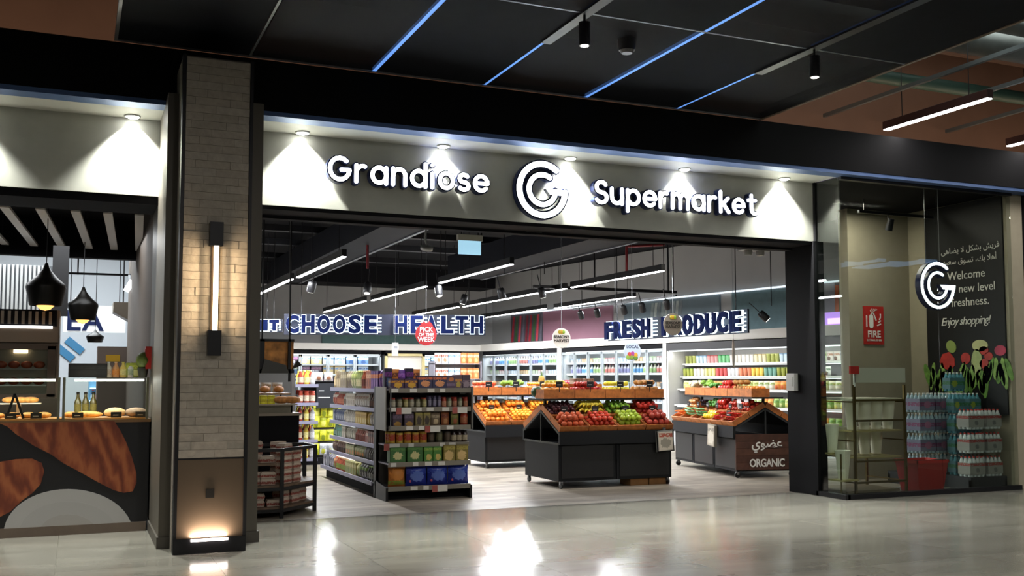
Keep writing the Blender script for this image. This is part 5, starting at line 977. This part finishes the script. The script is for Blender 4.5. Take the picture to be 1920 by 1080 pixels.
for x in (10.2, 13.8): a_ = area('cooler_light', TW @ Vector((x, .0, 2.10)), (math.radians(28), 0, RZW), 3.5, .05, 9, (1, .98, .94))
# mural band on the wall above the ledge
mz0, mz1 = 2.56, 3.42
def mural(x0, x1, m, lb, extra=None):
    t = tag(MB(TW).box(x0, x1, .90, .95, mz0, mz1).build('wall_mural', m, origin=TW @ Vector(((x0 + x1) / 2, .9, mz0))), lb, 'mural'); WM[t.name] = Matrix.Translation(TW @ Vector(((x0 + x1) / 2, .9, mz0)))
    if extra: extra(t, x0, x1)
    return t
def sticks(cols, f0, f1, lean):
    def fn(t, x0, x1):
        for k in range(9):
            x = x0 + (x1 - x0) * (f0 + (f1 - f0) * k / 8); MB(TW).prism([(x - .05, mz0 + .04), (x + .06, mz0 + .04), (x + .06 + lean, mz1 - .05), (x - .03 + lean, mz1 - .05)], .893, .90, 'y').build('printed_vegetable', mat(cols[k % len(cols)], .6, noise=.2), t)
    return fn
mural(.2, 1.9, mat('57535c', .7), 'grey mural panel with red and green vegetables by the far corner', sticks(('b0283a', '3f6a3a', 'd84a5a', '6a6a78', '8a2a3a'), .05, .95, .08)); mural(1.95, 5.2, mat('9a6f80', .7, noise=.08, nscale=1), 'dusty pink mural panel above the glass door coolers')
mural(5.7, 9.2, mat('6f7f88', .7, noise=.12, nscale=1.5), 'blue grey mural panel behind the produce sign', sticks(('8f9a9a', 'a8b0ac', '7a8488'), .3, .6, .1)); mural(9.6, 12.1, mat('5f7a80', .7, noise=.08), 'teal grey mural panel behind the right half of the produce sign')
mural(12.5, 13.4, mat('6a5f58', .7), 'mural panel with bundled carrots', sticks(('c86a2e', '6f7a44', 'd88a4a', 'a8a87a'), .05, .95, .0)); mp_ = mural(13.4, 15.9, mat('4f4650', .7), 'dusky mauve mural panel with faint writing near the entrance post')
for k in range(4): MB(TW).box(13.75 + .08 * k, 14.75 - .1 * k, .893, .90, 3.15 - .11 * k, 3.18 - .11 * k).build('printed_line', mat('8f868e', .7), mp_)
tag(MB(TW).box(-1, 16, .86, .95, 3.44, 3.47).build('wall_light_strip', mat((.80, .88, .95), emit=.55), origin=TW @ Vector((8, .9, 3.44))), 'thin lit strip along the top of the wall murals', 'light strip')
pv = thing('lit_sign_box', 'small violet lit box on the ledge under the carrot mural', 'sign', TW @ Vector((12.95, .5, 2.52))); MB(TW).box(12.5, 13.35, .45, .6, 2.52, 2.80).build('box', mat((.42, .22, .75), emit=.7), pv); MB(TW).box(12.7, 13.2, .44, .45, 2.57, 2.68).build('lit_mark', mat((1, .5, .9), emit=1.0), pv)
for x in (1, 2.4, 3.6, 6.2, 9.5, 11.4, 14.2): spot('ledge_spot', TW @ Vector((x, -.15, 3.1)), TW @ Vector((x, .5, 2.5)), 4, 60, .6, (1, .95, .85))
# ------------------------------------------------------------------ back wall coolers
TB = Matrix.Translation((5.0, 28.4, 0)); glasscooler(TB, .0, 4, .78, 'white glass door freezer on the back wall, left one', 2); glasscooler(TB, 3.25, 3, .78, 'white glass door freezer on the back wall, right one', 3)
struct('trim_12', MB().box(3.5, 11.2, 28.35, 29.4, 2.32, 2.5), mat('d5d2cc', .6), label='pale ledge over the back wall freezers')
tag(MB().box(6.6, 9.6, 29.34, 29.4, 2.5, 2.95).build('wall_mural', mat('4f6f6a', .6, noise=.08), origin=(8, 29.37, 2.5)), 'dull green band on the back wall above the freezers', 'mural')
fz = [P_box(.3, .12, .24, *c) for c in (('b8c8d4', '3a5a8a', '8aa0b0'), ('5a7aa8', 'd0d8c0', '2a4a7a'), ('4a3a4a', '8a5a7a', 'b0b0b8'), ('c8b078', '5a80b0', 'd8d0b0'))]
for k, z in enumerate((1.3, 1.62, 1.9)): stock(TB, .1, 3.05, .3, z + .002, fz, .34, '{c} frozen food carton behind the left freezer doors, %s shelf' % ('lower', 'middle', 'upper')[k], 'box', '{c} left freezer cartons %d' % k, 2, k); stock(TB, 3.35, 5.5, .3, z + .002, fz, .34, '{c} frozen food carton behind the right freezer doors, %s shelf' % ('lower', 'middle', 'upper')[k], 'box', '{c} right freezer cartons %d' % k, 2, k + 1)
# ------------------------------------------------------------------ mid shop shelving behind the gondola
ms = thing('shelf_unit', 'pale shelf unit with orange and white cartons deep in the shop', 'shelf unit', (8.0, 22, 0)); ma, mb_ = ony(812, 700, 22), ony(902, 660, 22)
MB().box(ma.x, mb_.x, 22.3, 22.34, 0, 1.9).build('back_panel', WHITE, ms)
for z in (.3, .7, 1.1, 1.5, 1.85): MB().box(ma.x, mb_.x, 21.95, 22.3, z - .02, z).build('shelf', SHG, ms)
for x in (ma.x, mb_.x - .03): MB().box(x, x + .03, 21.95, 22.34, 0, 1.9).build('upright', SHG, ms)
oc = [P_box(.14, .1, .24, *c) for c in (('d8d0c8', 'b05a4a', 'c87a5a'), ('c8d4e0', '6a88b0', 'e0e4e8'), ('d8703a', 'e8b08a', 'd89a6a'), ('d8703a', 'e8b08a', 'd89a6a'))]
for k, z in enumerate((1.5, 1.85)): line((ma.x + .05, 22.03, z + .002), (mb_.x - .05, 22.03, z + .002), 7, 0, oc, '{c} carton on the %s of the pale shelf unit' % ('upper shelf' if k == 0 else 'top'), 'box', '{c} deep shelf cartons %d' % k, pick=lambda i: min(3, i // 2))
fr_ = thing('display_stand', 'beige display frame standing behind the gondola', 'stand', (6.2, 19.5, 0)); fa, fb = ony(722, 700, 19.5), ony(797, 668, 19.5)
MB().box(fa.x, fa.x + .05, 19.5, 19.55, 0, fb.z + .05).box(fb.x - .06, fb.x, 19.5, 19.55, 0, fb.z + .05).box(fa.x, fb.x, 19.5, 19.55, fb.z, fb.z + .05).build('frame', mat('b5a878', .5), fr_); MB().box(fa.x + .05, fb.x - .06, 19.54, 19.55, .3, fb.z).build('back_panel', mat('c8c4bc', .5), fr_)
for z in (1.1, 1.5): MB().box(fa.x + .05, fb.x - .06, 19.52, 19.8, z - .02, z).build('shelf', WHITE, fr_)
line((fa.x + .1, 19.66, 1.502), (fb.x - .1, 19.66, 1.502), 5, 0, [P_bot(.045, .26, 'b03a2e', 'd8d8d8', 'd8c0b8'), P_bot(.045, .26, '2f3a40', '8a8a90', 'c8c8cc')], 'bottle in the beige display frame', 'bottle', 'bottles in the frame')
hgs = thing('hanging_card', 'small white card hanging behind the gondola top', 'card', ony(741, 655, 18)); g = ony(741, 655, 18); MB().box(g.x - .06, g.x + .06, 18, 18.01, g.z - .12, g.z + .12).build('card', WHITE, hgs); MB().box(g.x - .02, g.x + .04, 17.995, 18, g.z + .02, g.z + .06).build('mark', mat('8a8f98', .6), hgs); MB().bar((g.x, 18.005, g.z + .12), (g.x, 18.005, ZC), .005).build('hanger_cable', STEEL, hgs)

# spotlights on a track just inside the door head, aimed at the displays
et = thing('light_track', 'black track with spotlights above the inner side of the entrance', 'track', (5.5, 11.75, 4.05)); MB().box(2.0, 9.6, 11.73, 11.77, 4.05, 4.09).build('rail', BLACKM, et)
for x in (2.3, 5.8, 9.3): MB().bar((x, 11.75, 4.09), (x, 11.75, 4.71), .014).build('rod', BLACKM, et)
for x, tx, ty, tz, pw in ((2.9, 2.2, 11.9, .5, 30), (4.0, 4.1, 12.2, .8, 85), (6.3, 6.6, 12.7, .9, 85), (7.4, 7.5, 12.7, .9, 85), (8.8, 9.5, 13.6, .9, 70)):
    d = (Vector((tx, ty, tz)) - Vector((x, 11.75, 3.85))); q = d.to_track_quat('-Z', 'Y').to_euler()
    place(SPB, (x, 11.75, 3.72), 0, 'black spotlight above the inner side of the entrance', 'lamp', 'entrance spotlights', rot=(0, 0, 0), scale=.9)
    spot('entrance_spot', (x, 11.75, 3.70), (tx, ty, tz), pw, 52, .7, (1, .96, .9), .05)

# ------------------------------------------------------------------ bakery on the left
BKW = mat('55493e', .75); 
struct('wall_bakery_right', MB().box(.72, 1.42, 11.2, 16.5, 0, 4.7), BKW, label='brown side wall of the bakery')
struct('wall_bakery_back', MB().box(-6, 1.42, 21, 21.2, 0, 4.7), mat('b8bcc0', .8), label='pale back wall of the bakery kitchen')
for k, x in enumerate((-1.04, -.70, -.37, -.04, .27, .58)):
    t = thing('ceiling_slat', 'long white wooden baffle under the black bakery ceiling', 'baffle', (x, 11.3, 3.25), 0, 'bakery ceiling baffles'); x1 = x + .17
    MB().add([(x - .045, 11.3, 3.22), (x + .045, 11.3, 3.22), (x1 + .045, 14.5, 3.22), (x1 - .045, 14.5, 3.22), (x - .045, 11.3, 3.25), (x + .045, 11.3, 3.25), (x1 + .045, 14.5, 3.25), (x1 - .045, 14.5, 3.25)], [(0, 3, 2, 1), (4, 5, 6, 7), (0, 1, 5, 4), (1, 2, 6, 5), (2, 3, 7, 6), (3, 0, 4, 7)]).build('board', mat('c4c1bd', .6), t)
    for f_ in (.1, .9): MB().bar((x + .17 * f_, 11.3 + 3.2 * f_, 3.25), (x + .17 * f_, 11.3 + 3.2 * f_, 3.61), .01).build('hanger_rod', BLACKM, t)
struct('ceiling_bakery', MB().box(-6, .72, 11.2, 14.5, 3.62, 3.7), BLACK, label='black ceiling over the bakery baffles')
struct('trim_13', MB().box(-6, .72, 14.5, 14.65, 3.1, 4.7), BLACK, label='black beam at the end of the bakery baffles')
# counter
ctr = thing('bakery_counter', 'bakery counter with printed croissant front', 'counter', (-.6, 11, 0)); yf = 10.78
MB().box(-4, .70, yf, 11.5, .09, 1.07).build('body', mat('121114', .5), ctr); MB().box(-4, .685, yf - .02, yf, .0, .09).build('kick_board', mat('6a5c50', .5, noise=.1), ctr); MB().box(-4, .71, yf - .01, 11.52, 1.07, 1.10).build('worktop', mat('7a5a38', .4), ctr)
fp = MB().box(-4, .69, yf - .006, yf, .09, 1.075).build('front_print', mat('131216', .45), ctr)
def pan(pts, y=yf - .008): return [(ony(u, v, y).x, ony(u, v, y).z) for u, v in pts]
def croissant_mat():
    m = bpy.data.materials.new('printed_croissant'); m.use_nodes = True; nt = m.node_tree; L = nt.links.new; b = nt.nodes['Principled BSDF']; b.inputs['Roughness'].default_value = .5
    tc = nt.nodes.new('ShaderNodeTexCoord'); mp = nt.nodes.new('ShaderNodeMapping'); mp.inputs['Rotation'].default_value = (0, .9, 0); mp.inputs['Scale'].default_value = (1, 1, .35)
    wv = nt.nodes.new('ShaderNodeTexWave'); wv.inputs['Scale'].default_value = 2.4; wv.inputs['Distortion'].default_value = 9; wv.inputs['Detail'].default_value = 4; wv.inputs['Detail Scale'].default_value = 2.2
    r = nt.nodes.new('ShaderNodeValToRGB'); r.color_ramp.elements[0].color = (*hexc('6e2f18'), 1); r.color_ramp.elements[1].color = (*hexc('a55c34'), 1); e = r.color_ramp.elements.new(.5); e.color = (*hexc('8a4323'), 1)
    L(tc.outputs['Object'], mp.inputs[0]); L(mp.outputs[0], wv.inputs['Vector']); L(wv.outputs[1], r.inputs[0]); L(r.outputs[0], b.inputs['Base Color']); return m
CRM = croissant_mat()
MB().prism(pan([(0, 794), (60, 792), (140, 791), (214, 789), (226, 808), (236, 828), (247, 856), (256, 888), (256, 905), (249, 921), (232, 924), (213, 919), (180, 902), (150, 885), (118, 868), (96, 852), (64, 836), (30, 814), (14, 800)]), yf - .012, yf - .006).build('printed_croissant', CRM, fp)
MB().prism(pan([(-60, 872), (0, 866), (30, 861), (60, 860), (78, 868), (83, 884), (76, 908), (60, 925), (42, 938), (18, 960), (-60, 1000)]), yf - .012, yf - .006).build('printed_croissant', CRM, fp)
def clipz(pts, z0=.09): return [(x, max(z, z0)) for x, z in pts]
for k, (a_, b_, c) in enumerate(((121, 83, 'b2b1af'), (92, 60, 'aeadab'), (54, 36, 'a8a5a1'))):
    MB().prism(clipz(pan([(128 + a_ * math.cos(PI * i / 24), 1000 - b_ * 1.0 * math.sin(PI * i / 24)) for i in range(25)])), yf - .012 - .002 * k, yf - .006).build('printed_plate', mat(c, .5), fp)
# glass vitrine on the counter
vt = thing('pastry_case', 'glass pastry case with lit top edge on the bakery counter', 'display case', (0, 11, 1.1)); GLB = glassmat('case_glass', (.95, .98, .95), 1.4)
for a_, b_ in ((-2.0, -.13), (-.10, .68)):
    MB().box(a_, b_, yf + .02, yf + .028, 1.10, 1.50).build('front_pane', GLB, vt); MB().box(a_, b_, yf + .02, 11.3, 1.50, 1.512).build('top_pane', GLB, vt); MB().box(a_ + .1, b_ - .04, yf + .05, yf + .09, 1.475, 1.498).build('lamp_tube', mat((1, .97, .9), emit=4.5), vt)
    for x in (a_, b_ - .015): MB().box(x, x + .015, yf + .02, 11.3, 1.10, 1.50).build('side_pane', GLB, vt); MB().box(x - .004, x + .02, yf + .012, yf + .035, 1.10, 1.512).build('corner_post', mat('9a9a84', .3, .6), vt)
    area('case_light', ((max(a_, -1.2) + b_) / 2, yf + .12, 1.47), (0, 0, 0), (b_ - max(a_, -1.2)) * .9, .04, 3, (1, .93, .8)).parent = None
MB().box(-2.0, .68, yf + .04, 11.28, 1.10, 1.115).build('wooden_tray', mat('c08a4a', .5, noise=.2), vt)
past = [('pastry', MB().ball((0, 0, .03), .05, 9, 6, sx=1.6, sz=.6).mesh('pastry', mat('c88a42', .6, noise=.35, nscale=25)))]; bag_ = [('baguette', MB().ball((0, 0, .03), .045, 9, 6, sx=3.2, sz=.75).mesh('baguette', mat('d09a4c', .6, noise=.3, nscale=22)))]; rol = [('bread_loaf', MB().ball((0, 0, .045), .085, 10, 6, sx=1.25, sz=.62).mesh('bread_loaf', mat('cda878', .7, noise=.2, nscale=20)))]; dk = [('bread_loaf', MB().ball((0, 0, .045), .085, 10, 6, sx=1.3, sz=.6).mesh('bread_loaf', mat('8a7460', .7, noise=.25, nscale=20)))]
line((-.75, 10.95, 1.115), (-.2, 10.95, 1.115), 4, .5, [past], 'golden pastry in the left part of the glass case', 'pastry', 'pastries in the left case'); line((-.02, 10.95, 1.115), (.28, 10.95, 1.115), 1, .1, [bag_], 'long golden baguette in the glass case', 'bread', None)
place(past, (-.03, 11.0, 1.115), .6, 'golden pastry beside the baguette in the glass case', 'pastry'); place(rol, (.38, 10.98, 1.115), .1, 'pale round loaf in the glass case', 'bread'); place(dk, (.58, 10.98, 1.115), .1, 'dark round loaf at the end of the glass case', 'bread')
line((-.62, 11.15, 1.26), (-.35, 11.15, 1.26), 3, .2, [past], 'pastry on a raised plate in the glass case', 'pastry', 'pastries on the raised plate'); MB().box(-.7, -.3, 11.05, 11.25, 1.25, 1.26).box(-.52, -.48, 11.13, 11.17, 1.115, 1.25).build('raised_plate', mat('d8d0c0', .4), vt)
tg2 = [('price_tag', MB().box(-.05, .05, -.004, .004, 0, .055).mesh('price_tag', mat('1c1a1a', .5))), ('chalk_line', MB().box(-.03, .02, -.0055, -.004, .02, .027).mesh('chalk_line', mat('b0b0aa', .6)))]
for u in (20, 68, 146, 218, 264): g = ony(u, 775, 10.86); place(tg2, (g.x, 10.86, 1.115), 0, 'small black price tag inside the pastry case', 'price tag', 'price tags in the pastry case')
af = thing('easel', 'small black A shaped easel behind the case glass', 'easel', (-.52, 10.9, 1.11)); ga, gb, gc = ony(28, 738, 10.88), ony(12, 785, 10.88), ony(44, 786, 10.88); MB().bar(tuple(ga), (gb.x, 10.88, 1.118), .022).build('leg', BLACKM, af); MB().bar(tuple(ga), (gc.x, 10.88, 1.118), .022).build('leg', BLACKM, af); MB().bar(((gb.x + ga.x) / 2 - .01, 10.88, 1.16), ((gc.x + ga.x) / 2 + .01, 10.88, 1.16), .016).build('cross_bar', BLACKM, af)
# items on top of the case
area('bakery_fill', (-.8, 13, 3.18), (0, 0, 0), 3, 1.2, 30, (.95, .98, 1)); area('bakery_fill', (-.5, 17.5, 4.4), (0, 0, 0), 3, 3, 240, (.9, .96, 1))  # unseen area lights added to brighten the bakery, no fixtures
gls = [P_bot(.035, .16, *c) for c in (('d8d4c8', 'e0e0dc', 'c8b8a8'), ('d8a070', 'e0b890', 'd8904a'), ('e0c870', 'd8c860', 'e0d890'), ('d8d8d4', 'c8c8c8', 'a8b8a0'))]
line((.28, 11.15, 1.513), (.56, 11.15, 1.513), 4, 0, gls, 'small pale bottle in a row on top of the pastry case', 'bottle', 'bottles on the pastry case'); place(P_box(.2, .14, .15, '8f9a2e', 'b8c04a', 'd8d890'), (.58, 11.2, 1.513), 0, 'olive green box on top of the pastry case', 'box', None)
place([('plant_pot', MB().lathe([(.04, 0), (.055, .1), (.05, .1)], 10).mesh('plant_pot', mat('4a4a40', .6))), ('leaves', MB().ball((0, 0, .17), .07, 8, 6, sz=1.3).ball((.03, .02, .22), .05, 7, 5).mesh('leaves', mat('5a6a2a', .6, noise=.4, nscale=20)))], (.64, 11.05, 1.513), 0, 'small potted plant at the end of the pastry case', 'plant')
place(P_box(.36, .2, .14, '1c1a18', '2a2826', '242220'), (.12, 11.17, 1.513), 0, 'low black box on top of the pastry case', 'box')
tag(MB().box(.66, .715, 11.0, 11.16, 1.60, 1.83).box(.655, .66, 11.02, 11.14, 1.63, 1.80).build('fire_box', mat('a8261e', .45), origin=(.68, 11.08, 1.6)), 'red fire box on the brown bakery wall', 'fire box')
line((.0, 11.42, 1.102), (.22, 11.42, 1.102), 3, 0, [P_bot(.035, .26, '6a6030', '2f2a20', '8a7f40')], 'tall olive oil bottle behind the pastry case', 'bottle', 'olive oil bottles')
# rotisserie oven
ov = thing('rotisserie_oven', 'tall brushed steel oven with glass front and vents behind the bakery counter', 'oven', (-.8, 12.5, 0)); oy = 12.3
MB().box(-2.2, -.17, oy + .05, 13.2, 0, 2.26).build('body', mat('7a6e62', .35, .5), ov)
MB().box(-2.2, -.18, oy, oy + .05, 1.90, 2.06).build('fascia', mat('86796c', .35, .5), ov); MB().box(-2.2, -.24, oy - .01, oy + .02, 2.05, 2.08).build('lamp_strip', mat((1, .98, .95), emit=1.6), ov)
MB().box(-2.2, -.2, oy + .02, oy + .05, 2.08, 2.26).build('vent_back', BLACK, ov)
for k in range(16): MB().box(-1.3 + k * .068, -1.3 + k * .068 + .03, oy, oy + .02, 2.1, 2.24).build('vent_fin', mat('8a8176', .4, .5), ov)
dr = MB().box(-.9, -.82, oy, oy + .04, 1.30, 1.86).box(-.28, -.20, oy, oy + .04, 1.30, 1.86).box(-.9, -.2, oy, oy + .04, 1.82, 1.88).box(-.9, -.2, oy, oy + .04, 1.28, 1.33).build('door', mat('5a5048', .35, .5), ov); MB().box(-.82, -.28, oy + .01, oy + .018, 1.33, 1.82).build('pane', GLB, dr)
MB().box(-.84, -.26, oy + .04, oy + .05, 1.32, 1.83).build('oven_back', mat('6a6660', .4), ov)
for z in (1.42, 1.60): MB().box(-.82, -.28, oy + .02, oy + .05, z, z + .012).build('rack', STEEL, ov); line((-.80, oy - .0, z + .012), (-.30, oy, z + .012), 4, 0, [[('roast_chicken', MB().ball((0, .035, .04), .055, 8, 6, sx=1.1, sy=.3, sz=.75).mesh('roast_chicken', mat('7a3018', .4, noise=.3, nscale=20)))]], 'roast chicken on a rack inside the oven', 'chicken', 'roast chickens in the oven')
MB().box(-.62, -.48, oy - .0, oy + .04, 1.78, 1.815).build('oven_lamp', mat((1, .75, .45), emit=3), ov)
MB().box(-2.2, -.17, oy - .02, oy + .05, 1.06, 1.28).build('lower_panel', mat('5a544c', .35, .5), ov)
# striped white panel above the oven
sp2 = thing('slatted_panel', 'white vertically slatted panel above the oven', 'panel', (-.8, 13.3, 2.3)); MB().box(-2.2, -.28, 13.34, 13.36, 2.25, 2.85).build('backing', mat('7a7f84', .6), sp2)
for k in range(26): MB().box(-1.5 + k * .046, -1.5 + k * .046 + .026, 13.3, 13.34, 2.25, 2.85).build('slat', mat('d8dcdc', .6), sp2)
MB().box(-.28, -.1, 13.3, 13.36, 2.25, 3.1).build('end_post', mat('2a2a2c', .6), sp2)
# pendants
def bell(u, v0, v1, y, wpx, lb, glow=True):
    top, bot = ony(u, v0, y), ony(u, v1, y); r = wpx / 2 * (y / ray(u, v1).y) / F * 1.0; hh = top.z - bot.z; c = (bot.x, y, bot.z)
    t = thing('pendant_lamp', lb, 'lamp', c)
    MB().lathe([(r * .80, 0), (r, hh * .42), (r * .97, hh * .50), (r * .55, hh * .66), (r * .22, hh * .84), (r * .08, hh), (.001, hh), (r * .05, hh * .95), (r * .5, hh * .64), (r * .94, hh * .46), (r * .77, .0)], 18, c).build('shade', mat('14120f', .35, .4), t)
    if glow: MB().ball((c[0], c[1], c[2] + hh * .10), r * .5, 10, 6).build('bulb', mat((1, .45, .12), emit=1.3), t); spot('pendant_light', (c[0], c[1], c[2] + .02), (c[0], c[1], 0), 8, 110, .5, (1, .75, .45))
    MB().cyl((c[0], c[1], c[2] + hh), (c[0], c[1], 3.61 if c[1] < 14.5 else 4.71), .005, n=5).build('cable', BLACKM, t); return t
bell(85, 493, 573, 11.9, 70, 'large black bell pendant lamp nearest the bakery counter'); bell(155, 538, 600, 13.8, 54, 'black bell pendant lamp in the middle of the bakery'); bell(178, 618, 642, 17, 32, 'small dark bowl pendant lamp deep in the bakery', False)
# back kitchen
kb = thing('menu_board', 'white overhead board with navy letters at the back of the bakery', 'sign', (.4, 17.8, 2.2)); ka, kb2 = ony(118, 622, 17.8), ony(236, 588, 17.8)
MB().box(ka.x, kb2.x, 17.8, 17.9, ka.z, kb2.z + .12).build('board', mat('dfe4e8', .5, emit=.25), kb); text('lettering', 'EA', .46, NAVY, kb, (ony(158, 619, 17.8).x - .4, -.006, ka.z - 2.2 + .03), depth=.006, offset=.01, spacing=1.1)
for x in (ka.x + .1, kb2.x - .1): MB().bar((x, 17.85, kb2.z + .12), (x, 17.85, 4.72), .015).build('hanger_rod', BLACKM, kb)
trk = thing('light_track', 'thin black track across the bakery kitchen', 'track', (.2, 16, 3.0)); ta, tb = ony(123, 512, 15.9), ony(277, 517, 15.9); MB().bar(tuple(ta), tuple(tb), .03).build('rail', BLACKM, trk)
for u in (146, 246, 266): g = ony(u, 515, 15.9); MB().bar(tuple(g), (g.x, 15.9, 4.72), .02).build('rod', BLACKM, trk)
wf = thing('track_floodlight', 'small white glowing floodlight on the bakery track', 'lamp', ony(243, 535, 15.7)); g = ony(243, 535, 15.7); MB(Matrix.Translation(g) @ Matrix.Rotation(.5, 4, 'Y')).box(-.04, .04, -.03, .03, -.10, .08).build('glow', mat((.9, .97, 1), emit=3), wf); MB().bar((g.x, 15.75, g.z + .06), (g.x, 15.9, ony(243, 516, 15.9).z), .03).build('bracket', mat('9aa0a4', .5), wf)
kd = thing('extract_hood', 'grey sloping extract hood on the bakery side wall', 'hood', (.9, 16.8, 2.2)); ha = ony(212, 568, 16.9); MB().prism([(ha.x, ha.z), (1.42, ha.z), (1.42, ha.z - .75), (ha.x + .55, ha.z - .45), (ha.x, ha.z - .15)], 16.7, 17.2).build('casing', mat('7d7264', .5), kd)
MB().bar((ha.x + .15, 16.95, ha.z), (ha.x + .15, 16.95, 4.72), .02).build('hanger_rod', BLACKM, kd)
for u, v in ((140, 648), (122, 662)): g = ony(u, v, 20.98); tag(MB(Matrix.Translation(g) @ Matrix.Rotation(.7, 4, 'Y')).box(-.18, .18, -.02, .015, -.07, .07).build('wall_plaque', mat('2f6f96', .5), origin=g), 'slanted blue plaque on the pale kitchen wall', 'plaque', 'blue plaques')
kc = thing('kitchen_cabinet', 'brown grey cabinet with yellow notice at the back of the bakery', 'cabinet', (.9, 16.6, 0)); g0, g1 = ony(182, 690, 16.6), ony(236, 650, 16.6); MB().box(g0.x, g1.x + .3, 16.6, 17.1, 0, g1.z).build('body', mat('7d6e64', .5), kc); MB().box(g0.x + .12, g0.x + .32, 16.59, 16.6, g0.z + .1, g0.z + .2).build('yellow_notice', mat('d8a81e', .5), kc); MB().box(g0.x + .02, g1.x + .28, 16.585, 16.6, .1, g0.z - .1).build('door', mat('6a5e56', .5), kc)
dc = thing('drinks_cooler', 'blue lit drinks cooler seen through the pastry case', 'cooler', (.5, 19.5, 0)); g0, g1 = ony(165, 770, 19.5), ony(222, 722, 19.5); MB().box(g0.x, g1.x, 19.6, 20.1, 0, 1.45).build('body', mat('5f8fb0', .4), dc)
for z in (.9, 1.12, 1.34): MB().box(g0.x + .02, g1.x - .02, 19.45, 19.6, z - .02, z).build('shelf', mat('dff0ff', .4, emit=.5), dc)
for z in (.902, 1.122): line((g0.x + .04, 19.53, z), (g1.x - .04, 19.53, z), 6, 0, [P_bot(.04, .18, '4a80b0', 'b03a3a', 'c8d4e0'), P_bot(.04, .18, '30506a', 'd0d0d0', 'a05050')], 'drink bottle in the blue cooler at the back of the bakery', 'bottle', 'drinks in the blue cooler')
